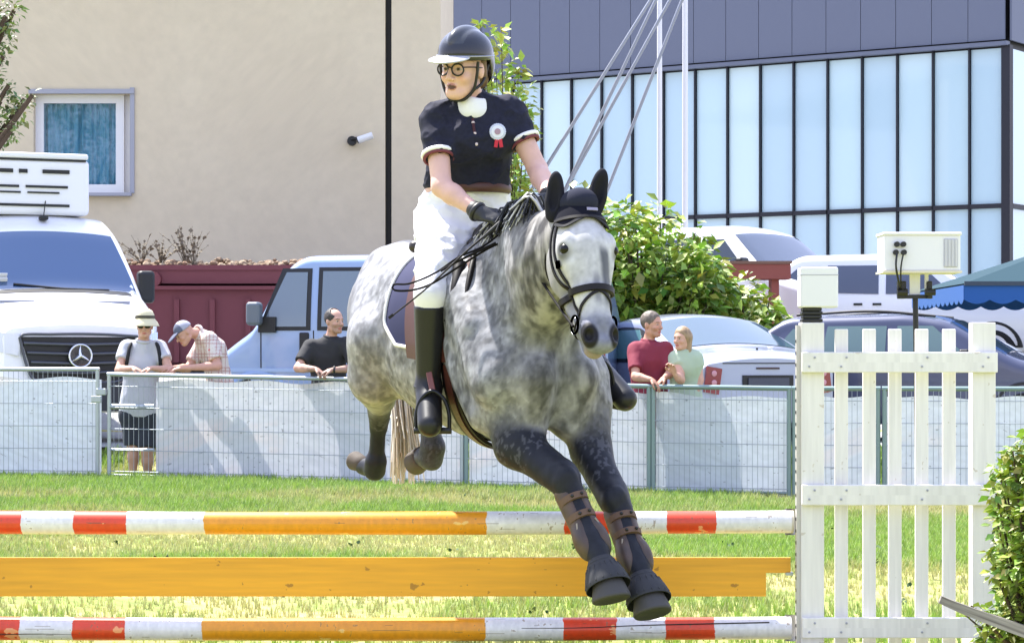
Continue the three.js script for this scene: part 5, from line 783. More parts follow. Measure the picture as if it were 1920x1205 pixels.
const coat = (x, y, z, g, nx, ny, nz) => {
  const [s, , l] = toL(x, y, z), n = fbm(x * 4.5, y * 4.5, z * 4.5, 4), m = fbm(x * 32, y * 25, z * 32, 5), n2 = fbm(x * 70, y * 42, z * 70, 3), w = worley(x * 27 + 3 * n, y * 27 + 3 * m, z * 27);
  const rumpSunlit = 0.55 * sm(-0.3, -0.8, s) * clamp(n * 2 - 0.3), spot = sm(0.5, 0.16, w) * sm(0.3, 0.6, n + 0.3 * (m - 0.5)), sh = sm(-0.1, 0.25, s) * sm(0.6, 0.4, s);  // sunlit white of the hindquarters painted into the coat, broken by noise
  let v = mix(0.115, 0.31, clamp((m - 0.5) * 2.3 + 0.43 + 1.4 * (n2 - 0.5) + 0.35 * (n - 0.5) + 0.12 * sh)) + 0.13 * spot;
  v = mix(v, 0.20 + v * 0.7, rumpSunlit);
  const neck = sm(0.42, 0.72, s), tuft = fbm(x * 24, y * 9, z * 24, 4); v = mix(v, mix(0.04, 0.42, clamp(tuft * 3.2 - 1.2)), neck * 0.85);
  v *= mix(0.82, 1, rumpSunlit); let c = [v * 0.97, v * 0.975, v * 1.04];
  const under = neck * 0.6; c = mix3(c, [v * 1.0, v * 0.88, v * 0.68], under * clamp(n * 1.6 - 0.2));
  if (s < -0.5 && s > -0.98 && Math.abs(l) < 0.05 && y > 1.7) c = mix3(c, [0.03, 0.03, 0.035], 0.8);
  if (s < -0.6 && l > 0.1) { const st = sm(0.10, 0.02, Math.abs(s + 0.80 + 0.18 * (y - 1.45))) * sm(1.22, 1.4, y) * sm(1.7, 1.58, y); c = mix3(c, [0.07, 0.07, 0.08], st * 0.8 * clamp(m * 2 - 0.2)); const dk = sm(-0.85, -0.95, s) ; c = mix3(c, [0.15, 0.15, 0.17], dk * 0.5 * clamp(m * 2 - 0.2)); }
  const gg = clamp(g * 1.6 - 0.25 + (n2 - 0.5) * 0.6), bk = [0.010, 0.011, 0.016].map(q => q * (0.7 + 1.0 * n2)); c = mix3(c, bk, gg);
  if (g > 0.2 && g < 0.95 && n2 > 0.6) c = mix3(c, [0.10, 0.10, 0.12], 0.45);
  return c;
};
const faceCoat = (x, y, z) => {
  const d = V(x, y, z).sub(poll), r = d.dot(hR), f = d.dot(hF), n = d.dot(hn), q = fbm(x * 14, y * 14, z * 14, 4), q2 = fbm(x * 60, y * 60, z * 60, 3); let v = 0.46 + 0.3 * (q - 0.5) + 0.2 * (q2 - 0.5);
  let c = [v, v * 0.99, v * 1.0]; const front = sm(0.0, 0.05, f);
  c = mix3(c, [0.16, 0.15, 0.15], sm(0.02, -0.08, f) * (0.35 + 0.6 * q));                       // roan cheeks
  c = mix3(c, [0.06, 0.065, 0.08], front * sm(0.035, 0.012, Math.abs(r + 0.04 - 0.02 * (q - 0.5))) * sm(0.20, 0.25, n) * sm(0.50, 0.40, n) * 0.9);   // dark stripe down the bridge
  c = mix3(c, [0.15, 0.15, 0.17], front * sm(0.02, 0.005, Math.abs(r - 0.005)) * sm(0.3, 0.36, n) * sm(0.48, 0.42, n) * 0.7);
  c = mix3(c, [0.06, 0.06, 0.07], sm(0.05, 0.02, Math.hypot(Math.abs(r) - 0.1, f - 0.035, (n - 0.215) * 0.8)) * 0.85);      // eye sockets
  c = mix3(c, mix3([0.11, 0.115, 0.15], [0.22, 0.225, 0.28], q2), sm(0.455, 0.53, n + 0.05 * (q - 0.5)));                                     // grey muzzle
  c = mix3(c, [0.27, 0.20, 0.17], sm(0.58, 0.61, n) * sm(0.02, -0.03, f) * 0.7); c = mix3(c, [0.008, 0.007, 0.008], sm(0.046, 0.034, Math.hypot(Math.abs(r) - 0.058, (f - 0.045), (n - 0.578) * 0.75)));
  return c;
};
const horse = thing('horse', 'dapple grey horse with black legs landing over the striped jump', 'horse', horseBase, { world: true });
const neckEnd = bodyP.slice(3, 9);
const furBump = 0.007;
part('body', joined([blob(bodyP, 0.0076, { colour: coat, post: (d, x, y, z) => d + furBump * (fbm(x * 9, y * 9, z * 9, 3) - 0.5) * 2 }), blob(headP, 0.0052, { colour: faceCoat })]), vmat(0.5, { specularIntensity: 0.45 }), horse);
for (const s of [1, -1]) part('eye', new THREE.SphereGeometry(0.022, 18, 12).translate(...hd(s * 0.1, 0.049, 0.213).toArray()), mat(0x060404, 0.25, { specularIntensity: 0.6 }), horse);
// hooves
function hoof(a, b, ra, rb, m, name = 'hoof', sole) { const hl = a.distanceTo(b), g = new THREE.LatheGeometry([[0, -hl * 0.5], [ra, -hl * 0.5], [mix(ra, rb, 0.5), 0], [rb * 0.99, hl * 0.4], [rb, hl * 0.47], [rb * 0.95, hl * 0.53], [rb * 0.8, hl * 0.54], [rb * 0.5, hl * 0.46], [0, hl * 0.44]].map(v => new THREE.Vector2(...v)), 26); g.applyQuaternion(new THREE.Quaternion().setFromUnitVectors(V(0, 1, 0), b.clone().sub(a).normalize())); const c = lerpV(a, b, 0.5), h = part(name, g.translate(c.x, c.y, c.z), m, horse); if (sole) part('sole', cyl(lerpV(a, b, 0.9), lerpV(a, b, 1.02), rb * 0.86, rb * 0.8, 20), sole, h); return h; }
const horn = mat(0x3c3a3a, 0.7), hornB = mat(0x4c433b, 0.8), tan = mat(0x6a5540, 0.9);
hoof(at(1137, 1078, 9.43), at(1147, 1124, 9.40), 0.055, 0.078, horn); hoof(at(1213, 1104, 9.51), at(1224, 1150, 9.47), 0.055, 0.078, horn);
hoof(at(686, 873, 11.44), at(664, 863, 11.52), 0.036, 0.047, hornB, 'hoof', tan); hoof(at(792, 856, 11.06), at(779, 868, 11.16), 0.05, 0.058, hornB, 'hoof', tan);
// tail and mane
{
  const r = rng(5), l = [];
  for (let i = 0; i < 150; i++) { const a = (r() - 0.5), b = (r() - 0.5), e = 780 + 130 * Math.pow(r(), 0.6), px = 757 + a * 44; const g = strand([hp(-1.03 + 0.02 * b, 1.62, 0.03 * a), hp(-1.16 + 0.03 * b, 1.48 + 0.03 * a, 0.06 * a), at(px - 14, 690, 11.5 + 0.1 * b), at(px, 780, 11.45 + 0.15 * b), at(px + a * 16 + 6 + 8 * (r() - 0.5), e, 11.42 + 0.2 * b)], 0.008, 0.003, 16, 4), k = 0.8 + 0.5 * r(), c = mix3([0.50, 0.38, 0.25], [0.60, 0.55, 0.47], r()); l.push(colourBy(g, () => c.map(q => q * k))); }
  part('tail', merge(l), vmat(0.5), horse);
  const m = [];
  for (let i = 0; i < 240; i++) { const t = r(), p = hp(mix(0.1, 0.62, t), mix(1.80, 1.885, t), mix(0.0, 0.1, t) + 0.03 * (r() - 0.5)), out = 0.05 + 0.09 * r(), g = strand([p.clone().add(V(0, -0.03, 0)), p.clone().addScaledVector(hr, out * 0.5).add(V(0, 0.05 + 0.03 * r(), 0)).addScaledVector(hf, -0.04 * r()), p.clone().addScaledVector(hr, out).add(V(0, -0.03 + 0.07 * (r() - 0.5), 0)).addScaledVector(hf, -0.08 * r())], 0.009, 0.003, 8, 4), c = r() < 0.55 ? [0.02, 0.02, 0.024] : [0.5, 0.49, 0.48]; m.push(colourBy(g, () => c)); }
  for (let i = 0; i < 0; i++) { const a = r() - 0.5, g = strand([hd(0.03 * a, 0.02, -0.06), hd(0.05 * a, 0.07, -0.085 + 0.03 * r()), hd(0.09 * a, 0.10, 0.0 + 0.03 * r())], 0.006, 0.003, 6, 4); m.push(colourBy(g, () => [0.03, 0.03, 0.035])); }
  part('mane', merge(m), vmat(0.55), horse);
}
// ------------------------------------------------------------------ tack
const leather = mat(0x120d0c, 0.55, { specularIntensity: 0.6 }), brown = mat(0x4c261d, 0.5, { clearcoat: 0.2 }), navy = mat(0x12131e, 0.95, { specularIntensity: 0.3 }), metal = mat(0xb8babd, 0.25, { metalness: 1 });
const rubber = mat(0x100d0d, 0.8, { specularIntensity: 0.4 });
function strap(pts, prims, w, th, off, n = 40) {      // flat band laid on a surface
  const c = new THREE.CatmullRomCurve3(pts), P = [], I = [];
  for (let i = 0; i <= n; i++) { const t = c.getTangentAt(i / n); let p = c.getPointAt(i / n), nn; if (prims) { p = snap(prims, p, off); nn = grad(prims, p); } else nn = V(0, 0, 1).addScaledVector(t, -t.z).normalize(); const b = t.clone().cross(nn).normalize(); for (const [u, v] of [[-1, 0], [-0.8, 1], [0.8, 1], [1, 0], [0.8, -1], [-0.8, -1]]) { const q = p.clone().addScaledVector(b, u * w / 2).addScaledVector(nn, v * th / 2); P.push(q.x, q.y, q.z); } }
  for (let i = 0; i < n; i++) for (let j = 0; j < 6; j++) { const a = i * 6 + j, b = i * 6 + (j + 1) % 6; I.push(a, a + 6, b, b, a + 6, b + 6); }
  const e = n * 6; for (let j = 1; j < 5; j++) { I.push(0, j, j + 1); I.push(e, e + j + 1, e + j); }
  const g = new THREE.BufferGeometry(); g.setAttribute('position', new THREE.Float32BufferAttribute(P, 3)); g.setIndex(I); return toCreasedNormals(g, 0.7);
}
{
  const br = thing('bridle', 'black leather bridle with padded noseband on the grey horse', 'bridle', hd(0, 0, 0.3), { world: true }), H = (l) => l.map(q => hd(...q));
  for (const s of [1, -1]) {
    part('cheekpiece', strap(H([[s * 0.06, 0.05, 0.02], [s * 0.1, -0.0, 0.1], [s * 0.11, -0.02, 0.2], [s * 0.09, -0.02, 0.32], [s * 0.075, -0.01, 0.42], [s * 0.07, -0.005, 0.49]]), headP, 0.017, 0.006, 0.004), leather, br);
    part('cheekpiece', strap(H([[s * 0.06, 0.0, 0.02], [s * 0.1, -0.05, 0.12], [s * 0.1, -0.07, 0.24], [s * 0.085, -0.045, 0.36]]), headP, 0.015, 0.006, 0.004), leather, br);
    part('throat_lash', strap(H([[s * 0.08, -0.03, 0.06], [s * 0.1, -0.12, 0.12], [s * 0.09, -0.19, 0.22], [s * 0.03, -0.2, 0.27]]), headP, 0.012, 0.005, 0.004), leather, br);
    const bit = part('bit_ring', new THREE.TorusGeometry(0.034, 0.0055, 8, 24).rotateY(Math.PI / 2).applyMatrix4(new THREE.Matrix4().makeBasis(hR, hF, hn)).translate(...hd(s * 0.08, -0.015, 0.505).toArray()), metal, br); void bit;
    part('buckle', new THREE.BoxGeometry(0.012, 0.02, 0.028).applyMatrix4(new THREE.Matrix4().makeBasis(hR, hF, hn)).translate(...snap(headP, hd(s * 0.1, -0.005, 0.25), 0.009).toArray()), metal, br);
  }
  part('noseband', strap(H([[0.03, -0.14, 0.36], [0.075, -0.09, 0.37], [0.085, -0.02, 0.375], [0.07, 0.05, 0.385], [0.035, 0.075, 0.388], [0, 0.08, 0.388], [-0.035, 0.075, 0.388], [-0.07, 0.05, 0.385], [-0.085, -0.02, 0.375], [-0.075, -0.09, 0.37], [-0.03, -0.14, 0.36]]), headP, 0.03, 0.016, 0.008, 70), leather, br);
  part('flash_strap', strap(H([[0, 0.075, 0.40], [0.03, 0.07, 0.415], [0.065, 0.03, 0.45], [0.072, -0.02, 0.49], [0.05, -0.07, 0.52], [0, -0.09, 0.53], [-0.05, -0.07, 0.52], [-0.072, -0.02, 0.49], [-0.065, 0.03, 0.45], [-0.03, 0.07, 0.415], [0, 0.075, 0.40]]), headP, 0.013, 0.006, 0.005, 70), leather, br);
  part('browband', strap(H([[0.1, 0.0, 0.075], [0.075, 0.07, 0.085], [0.03, 0.1, 0.09], [-0.03, 0.1, 0.09], [-0.075, 0.07, 0.085], [-0.1, 0.0, 0.075]]), headP, 0.016, 0.007, 0.013, 40), leather, br);
  const hand = at(945, 432, 9.93);
  part('rein', tube([hd(0.085, -0.02, 0.51), at(1046, 572, 9.40), at(1000, 505, 9.62), at(960, 458, 9.86), hand], 0.006, 40, 6), rubber, br);
  part('rein', tube([hd(-0.082, -0.02, 0.51), hd(-0.085, -0.1, 0.42), hd(-0.10, -0.22, 0.25), hp(0.55, 1.8, -0.1), at(985, 425, 10.0)], 0.006, 40, 6), rubber, br);
  part('rein_loop', merge([tube([hand, at(905, 462, 9.92), at(860, 482, 9.93), at(815, 512, 9.94), at(765, 532, 9.95), at(737, 534, 9.95), at(736, 542, 9.95), at(760, 545, 9.94), at(800, 536, 9.93), at(860, 500, 9.92), at(915, 466, 9.91), at(950, 450, 9.92)], 0.0048, 70, 6), tube([at(930, 455, 9.9), at(890, 474, 9.9), at(850, 494, 9.9), at(826, 508, 9.9)], 0.006, 20, 6)]), rubber, br);
  const cr = thing('riding_crop', 'thin black riding crop slanting down from the gloved hand', 'riding crop', at(925, 425, 9.9), { world: true });
  part('shaft', strand([at(930, 425, 9.88), at(880, 466, 9.88), at(800, 540, 9.88), at(735, 592, 9.9)], 0.0055, 0.0035, 20, 6), leather, cr); part('grip', strand([at(940, 415, 9.88), at(905, 446, 9.88)], 0.009, 0.008, 6, 8), M.black, cr); part('flap', box(0.025, 0.012, 0.004).rotateZ(0.68).translate(...at(733, 593, 9.9).toArray()), leather, cr);
}
{ // ear bonnet
  const bn = thing('ear_bonnet', 'dark navy ear bonnet covering the horse ears and forelock', 'ear bonnet', hd(0, 0.05, 0), { world: true });
  const P = [], I = [], nu = 40, nv = 18; for (const off of [0.011, 0.003]) for (let i = 0; i <= nu; i++) for (let j = 0; j <= nv; j++) { const a = mix(-1.75, 1.75, i / nu), edge = 0.075 + 0.03 * Math.cos(a * 1.0) - 0.02 * Math.cos(a * 3), n = mix(-0.085, edge, j / nv), o = hd(Math.sin(a) * 0.3, Math.cos(a) * 0.3, n), q = shoot(headP, o, hd(0, 0, Math.max(n, 0.02)).sub(o).normalize(), off); P.push(q.x, q.y, q.z); }
  const m = (nu + 1) * (nv + 1), w = nv + 1; for (let i = 0; i < nu; i++) for (let j = 0; j < nv; j++) { const a = i * w + j; I.push(a, a + w, a + 1, a + 1, a + w, a + w + 1, m + a, m + a + 1, m + a + w, m + a + 1, m + a + w + 1, m + a + w); } for (let i = 0; i < nu; i++) { const a = i * w + nv, b = a + w; I.push(a, b, m + a, b, m + b, m + a); }
  const g = new THREE.BufferGeometry(); g.setAttribute('position', new THREE.Float32BufferAttribute(P, 3)); g.setIndex(I); g.computeVertexNormals(); part('cap', g, navy, bn);
  part('crown', blob([he(0, 0.01, -0.005, 0.078, 0.075, 0.06), he(0, 0.05, 0.005, 0.06, 0.05, 0.05)], 0.006, { colour: () => [0.022, 0.024, 0.04] }), vmat(0.95, { specularIntensity: 0.3 }), bn);
  part('edge_braid', strap(Array.from({ length: 17 }, (_, i) => { const a = mix(-1.5, 1.5, i / 16); return hd(Math.sin(a) * 0.12, Math.cos(a) * 0.12, 0.075 + 0.03 * Math.cos(a) - 0.02 * Math.cos(a * 3)); }), headP, 0.014, 0.006, 0.012, 60), mat(0x101018, 0.8), bn);
  part('badge', box(0.045, 0.012, 0.004).applyMatrix4(new THREE.Matrix4().makeBasis(hR, hn, hF)).translate(...snap(headP, hd(-0.02, 0.1, 0.055), 0.016).toArray()), mat(0x8d88a0, 0.7), bn);
  for (const [s, bx, by, tx, ty] of [[1, 1040, 395, 1043, 322], [-1, 1115, 385, 1131, 317]]) {
    const b = at(bx, by, 9.42), t = at(tx, ty, 9.40), u = t.clone().sub(b).normalize(), fw = V(s * -0.25, 0, 1).addScaledVector(u, -V(s * -0.25, 0, 1).dot(u)).normalize(), sd = u.clone().cross(fw).normalize(), L = b.distanceTo(t), c = (k, f = 0) => b.clone().addScaledVector(u, L * k).addScaledVector(fw, f);
    const Bs = [sd, u, fw], ear = blob([E(c(0.38), [0.036, L * 0.55, 0.026], Bs, 0.03), E(c(0.72), [0.023, L * 0.3, 0.016], Bs, 0.02), C(c(-0.1), c(0.2), 0.034, 0.034, 0.03), E(c(0.45, 0.03), [0.02, L * 0.42, 0.022], Bs, 0.012, { sub: 1 })], 0.0045, { colour: () => [0.016, 0.016, 0.022] }); part('ear_cover', ear, vmat(0.95, { specularIntensity: 0.3 }), bn);
  }
}
// boots on the forelegs
function segBand(a, b, r, t0, t1, th) { return cyl(lerpV(a, b, t0), lerpV(a, b, t1), r + th, r + th, 24); }
[[at(1066, 916, 9.63), at(1118, 1032, 9.51), at(1136, 1080, 9.44), at(1144, 1112, 9.415), 'right'], [at(1160, 954, 9.73), at(1196, 1062, 9.585), at(1212, 1106, 9.52), at(1220, 1138, 9.49), 'left']].forEach(([a, b, c, e, side], i) => {
  const u = b.clone().sub(a).normalize(), fw = V(0.3, 0, 0.95).addScaledVector(u, -V(0.3, 0, 0.95).dot(u)).normalize(), sd = u.clone().cross(fw).normalize(), Bs = [sd, u, fw], p = (t, x, z) => lerpV(a, b, t).addScaledVector(sd, x).addScaledVector(fw, z), L = a.distanceTo(b);
  const t = thing('tendon_boot', ['brown tendon boot with two straps on the foreleg nearer the rider boot', 'brown tendon boot with two straps on the leading right-hand foreleg'][i], 'tendon boot', b, { world: true, group: 'tendon boots on the forelegs' });
  part('shell', blob([C(p(0.05, 0, -0.014), p(0.8, 0, -0.012), 0.062, 0.058, 0.02), E(p(0.85, 0.04, 0.0), [0.032, 0.075, 0.05], Bs, 0.02), E(p(0.85, -0.04, 0.0), [0.032, 0.075, 0.05], Bs, 0.02), E(p(0.5, 0, 0.085), [0.03, L * 0.9, 0.06], Bs, 0.01, { sub: 1 })], 0.006, { colour: (x, y, z) => mix3([0.085, 0.05, 0.035], [0.03, 0.022, 0.02], noise(x * 30, y * 30, z * 30)) }), vmat(0.5), t);
  for (const k of [0.2, 0.48]) { const s = part('strap', cyl(lerpV(a, b, k - 0.045), lerpV(a, b, k + 0.045), 0.0625 - 0.006 * k, 0.06 - 0.006 * k, 28), mat(0x5c4638, 0.75), t); for (const q of [-0.025, 0.018]) part('stud', new THREE.SphereGeometry(0.007, 8, 6).translate(...p(k, q, 0.058).toArray()), M.black, s); }
  part('edge_piping', merge([1, -1].map(s => tube([p(0.58, s * 0.04, 0.035), p(0.72, s * 0.05, 0.03), p(0.86, s * 0.052, 0.02), p(0.98, s * 0.045, 0.0)], 0.004, 16, 5))), mat(0x8f8577, 0.7), t);
  const bb = thing('bell_boot', ['black rubber bell boot on the hoof nearer the lower pole', 'black rubber bell boot with ridged rim on the lowest hoof'][i], 'bell boot', c, { world: true, group: 'bell boots on the fore hooves' }), bu = e.clone().sub(lerpV(b, c, 0.3)).normalize(), q = new THREE.Quaternion().setFromUnitVectors(V(0, -1, 0), bu), bt = lerpV(b, c, 0.55), rub = mat(0x25262b, 0.75);
  const lathe = new THREE.LatheGeometry([[0.05, 0.02], [0.058, 0.0], [0.068, -0.02], [0.082, -0.05], [0.09, -0.08], [0.092, -0.1], [0.088, -0.102], [0.074, -0.06], [0.046, 0.0], [0.05, 0.02]].map(v => new THREE.Vector2(...v)), 30).applyQuaternion(q).translate(bt.x, bt.y, bt.z); part('bell', lathe, mat(0x25262b, 0.75, { side: THREE.DoubleSide }), bb);
  const rib = []; for (let k = 0; k < 18; k++) { const an = k / 18 * 6.283; rib.push(cyl(V(Math.cos(an) * 0.067, -0.015, Math.sin(an) * 0.067), V(Math.cos(an) * 0.091, -0.09, Math.sin(an) * 0.091), 0.003, 0.003, 5)); } part('ridges', merge(rib).applyQuaternion(q).translate(bt.x, bt.y, bt.z), rub, bb);
  part('collar', new THREE.TorusGeometry(0.052, 0.008, 8, 24).rotateX(Math.PI / 2).applyQuaternion(q).translate(bt.x, bt.y, bt.z), rub, bb);
});
// saddle
function patch(s0, s1, t0, t1, off, th, nu = 24, nv = 24) {
  const P = [], I = []; for (const o of [off + th, off]) for (let i = 0; i <= nu; i++) for (let j = 0; j <= nv; j++) { const t = mix(t0, t1, j / nv), k = j / nv, s = mix(s0(k), s1(k), i / nu), q = torsoAt(s, t, o); P.push(q.x, q.y, q.z); }
  const m = (nu + 1) * (nv + 1), w = nv + 1; for (let i = 0; i < nu; i++) for (let j = 0; j < nv; j++) { const a = i * w + j; I.push(a, a + w, a + 1, a + 1, a + w, a + w + 1, m + a, m + a + 1, m + a + w, m + a + 1, m + a + w + 1, m + a + w); }
  const ed = (a, b) => I.push(a, b, m + a, b, m + b, m + a); for (let i = 0; i < nu; i++) { ed((i + 1) * w, i * w); ed(i * w + nv, (i + 1) * w + nv); } for (let j = 0; j < nv; j++) { ed(j, j + 1); ed(nu * w + j + 1, nu * w + j); }
  const g = new THREE.BufferGeometry(); g.setAttribute('position', new THREE.Float32BufferAttribute(P, 3)); g.setIndex(I); return toCreasedNormals(g, 0.6);
}
const hump = (k) => Math.sin(Math.PI * clamp(k));
{
  const sd = thing('saddle', 'brown and black jumping saddle with stirrups on the grey horse', 'saddle', hp(-0.2, 1.75, 0), { world: true }), pad = thing('saddle_pad', 'navy saddle pad with white piping under the saddle', 'saddle pad', hp(-0.25, 1.7, 0), { world: true });
  for (const s of [1, -1]) {
    const pa = (k) => -0.42 + 0.05 * k + (k > 0.85 ? (k - 0.85) * 0.6 : 0), pb = (k) => 0.1 + 0.14 * hump(k * 0.8) - (k > 0.85 ? (k - 0.85) * 0.5 : 0);
    part('pad', patch(pa, pb, s * 0.15, s * 1.62, 0.012, 0.012), mat(0x23264a, 0.9, { sheen: 0.3 }), pad); part('piping', merge([tube(Array.from({ length: 24 }, (_, i) => torsoAt(pa(i / 23), s * mix(0.15, 1.62, i / 23), 0.028)), 0.008, 60, 6), tube(Array.from({ length: 12 }, (_, i) => torsoAt(mix(pa(1), pb(1), i / 11), s * 1.62, 0.028)), 0.008, 30, 6)]), mat(0xd8d8da, 0.8), pad);
    part('flap', patch((k) => -0.26 + 0.08 * k, (k) => 0.06 + 0.17 * hump(k * 0.75), s * 0.3, s * 1.72, 0.03, 0.012), brown, sd);
    part('flap_edge', tube(Array.from({ length: 24 }, (_, i) => torsoAt(0.06 + 0.17 * hump(i / 23 * 0.75), s * mix(0.3, 1.72, i / 23), 0.042)), 0.013, 60, 6), leather, sd);
    part('knee_roll', strand([torsoAt(0.10, s * 0.75, 0.055), torsoAt(0.15, s * 1.05, 0.055), torsoAt(0.13, s * 1.35, 0.05)], 0.03, 0.02, 16, 8), leather, sd);
  }
  part('seat', blob([C(hp(-0.42, 1.80, 0), hp(-0.46, 1.78, 0.12), 0.05, 0.03, 0.05), C(hp(-0.42, 1.80, 0), hp(-0.46, 1.78, -0.12), 0.05, 0.03, 0.05), C(hp(-0.4, 1.78, 0), hp(-0.02, 1.80, 0), 0.07, 0.07, 0.05), C(hp(-0.02, 1.82, 0), hp(0.02, 1.77, 0.1), 0.035, 0.03, 0.04), C(hp(-0.02, 1.82, 0), hp(0.02, 1.77, -0.1), 0.035, 0.03, 0.04), C(hp(-0.2, 1.73, 0.1), hp(-0.2, 1.73, -0.1), 0.08, 0.08, 0.06)], 0.012, { colour: () => [0.02, 0.014, 0.012] }), vmat(0.4), sd);
  part('girth', patch(() => 0.04, () => 0.13, 1.5, 4.78, 0.012, 0.014, 6, 60), leather, sd); part('girth_face', patch(() => 0.065, () => 0.105, 1.75, 4.5, 0.027, 0.004, 4, 60), brown, sd);
  const breast = [strap([hp(0.05, 1.72, 0.2), hp(0.3, 1.5, 0.3), hp(0.5, 1.28, 0.16), hp(0.56, 1.2, 0.02), hp(0.5, 1.28, -0.16), hp(0.3, 1.5, -0.3), hp(0.05, 1.72, -0.2)], bodyP, 0.018, 0.006, 0.004, 60)]; void breast;
  for (const [tx, ty, td, sx] of [[811, 733, 10.02, 1], [1128, 676, 10.12, -1]]) {
    const top = at(tx, ty, td), w = 0.075, h = 0.165, P = (x, y) => top.clone().add(V(x * (sx > 0 ? 1 : 0.75), -y, x * (sx > 0 ? 0.15 : -0.5)));
    const st = part('stirrup', merge([tube([P(-0.07, h), P(-0.068, 0.09), P(-0.045, 0.03), P(0, 0), P(0.045, 0.03), P(0.068, 0.09), P(0.07, h)], 0.009, 40, 8)]), mat(0x1c1d22, 0.3, { metalness: 0.6 }), sd); part('tread', cyl(P(-0.078, h), P(0.078, h), 0.014, 0.014, 8), M.black, st);
    part('stirrup_leather', strap([top, lerpV(top, hp(-0.1, 1.5, 0.31 * sx), 0.5), hp(-0.1, 1.55, 0.31 * sx)], null, 0.026, 0.007, 0, 16), mat(0x6b3a34, 0.5), sd);
  }
}
// ------------------------------------------------------------------ the rider
{
  const j = { head: at(868, 128, 10.12), neck: at(884, 196, 10.22), chest: at(886, 255, 10.27), hip: at(862, 392, 10.46), shL: at(958, 214, 10.26), shR: at(816, 224, 10.2), elL: at(1008, 318, 10.2), elR: at(828, 350, 10.06), wrL: at(1030, 372, 9.98), wrR: at(897, 398, 9.96), knR: at(806, 555, 10.06), anR: at(803, 728, 10.13), knL: at(1040, 560, 10.3), anL: at(1118, 690, 10.3) };
  const base = hp(-0.2, 1.75, 0), t = thing('person', 'rider in navy polo shirt and white breeches on the grey horse', 'person', base, { world: true });
  const face = V(-0.5, -0.13, 0.85), B = frame(face, V(0.1, 1, 0)), hs = 1.06, skin = [0.60, 0.37, 0.30], col = faceColour(j.head, B, hs, skin, { hair: [0.10, 0.06, 0.04], open: 0.5, lips: [0.42, 0.19, 0.16] });
  const b = bodyPrims(j, 0, 0.8), hipR = at(838, 420, 10.42), hipL = j.hip.clone().addScaledVector(hr, -0.1);
  const legU = (i) => [C(hipR, j.knR, 0.1 + i, 0.052 + i, 0.05), C(hipL, j.knL, 0.1 + i, 0.055 + i, 0.05)], toeR = at(806, 796, 9.98), toeL = at(1172, 748, 10.15), heelR = at(803, 752, 10.16), heelL = at(1126, 738, 10.32);
  const feet = (i) => [C(j.anR, toeR, 0.043 + i, 0.036 + i, 0.03), C(j.anR, heelR, 0.042 + i, 0.036 + i, 0.02), C(j.anL, toeL, 0.043 + i, 0.034 + i, 0.03), C(j.anL, heelL, 0.042 + i, 0.036 + i, 0.02)];
  const hR2 = handPrims(j.wrR, at(955, 415, 9.92).sub(j.wrR), V(0.15, -0.75, -0.4), 1, 1.0), hL2 = handPrims(j.wrL, V(-0.4, -0.6, 0.3), V(-0.7, -0.2, -0.3), -1, 1.0);
  part('body', joined([blob([...b.torso, ...b.hips, ...b.armU, ...b.armL, ...legU(-0.01), ...bodyPrims(j, -0.014, 0.8).legL, ...feet(-0.014), ...b.neck], 0.011, { colour: col }), blob([...headPrims(j.head, B, hs), ...b.neck], 0.0042, { colour: col }), blob(hR2, 0.0045, { colour: col }), blob(hL2, 0.0045, { colour: col })]), vmat(0.5), t);
  // polo shirt
  const sg = bodyPrims(j, 0.012, 0.84), cuffR = lerpV(j.shR, j.elR, 0.56), cuffL = lerpV(j.shL, j.elL, 0.5), beltY = at(0, 350, 10.35).y, navyShirt = (x, y, z) => { const k = 0.8 + 0.5 * noise(x * 120, y * 120, z * 120); return [0.014 * k, 0.015 * k, 0.030 * k]; };
  const shirt = part('polo_shirt', blob([...sg.torso, C(j.shR, cuffR, 0.064, 0.062, 0.022, { cut: 1 }), C(j.shL, cuffL, 0.064, 0.062, 0.022, { cut: 1 }), C(j.neck.clone().add(V(0, -0.03, 0)), lerpV(j.neck, j.shL, 0.75), 0.062, 0.05, 0.05), C(j.neck.clone().add(V(0, -0.03, 0)), lerpV(j.neck, j.shR, 0.75), 0.062, 0.05, 0.05), E(at(868, 262, 10.16), [0.075, 0.075, 0.065], null, 0.06), E(at(922, 260, 10.19), [0.075, 0.075, 0.065], null, 0.06), C(at(882, 315, 10.32), at(884, 350, 10.36), 0.09, 0.092, 0.06), C(at(912, 313, 10.34), at(914, 350, 10.38), 0.09, 0.094, 0.06)], 0.0075, { colour: navyShirt, post: (d, x, y, z) => Math.max(folds(0.008, 11, 2)(d, x, y, z) - 0.012 * Math.pow(1 - Math.abs(fbm(x * 8 + y * 6, y * 11 - x * 6, z * 8 + 3, 2) * 2 - 1), 6) + 0.004 * (fbm(x * 40, y * 26, z * 40, 2) - 0.5), beltY - 0.005 - y) }), vmat(0.85, { specularIntensity: 0.45 }), t);
  const ring = (c, ax2, r, th, h) => new THREE.TorusGeometry(r, th, 8, 40).scale(1, 1, h).applyQuaternion(new THREE.Quaternion().setFromUnitVectors(V(0, 0, 1), ax2.clone().normalize())).translate(c.x, c.y, c.z);
  const wh = mat(0xe4e2e6, 0.8);
  for (const [c, a, e] of [[cuffR, j.shR, j.elR], [cuffL, j.shL, j.elL]]) { const u = e.clone().sub(a).normalize(); part('cuff', ring(c.clone().addScaledVector(u, -0.010), u, 0.066, 0.009, 1.1), wh, shirt); part('cuff_band', ring(c.clone().addScaledVector(u, 0.006), u, 0.062, 0.007, 1.1), mat(0x6a3038, 0.8), shirt); }
  const nu = j.head.clone().sub(j.neck).normalize(), fwd = V(-0.1, 0, 1);
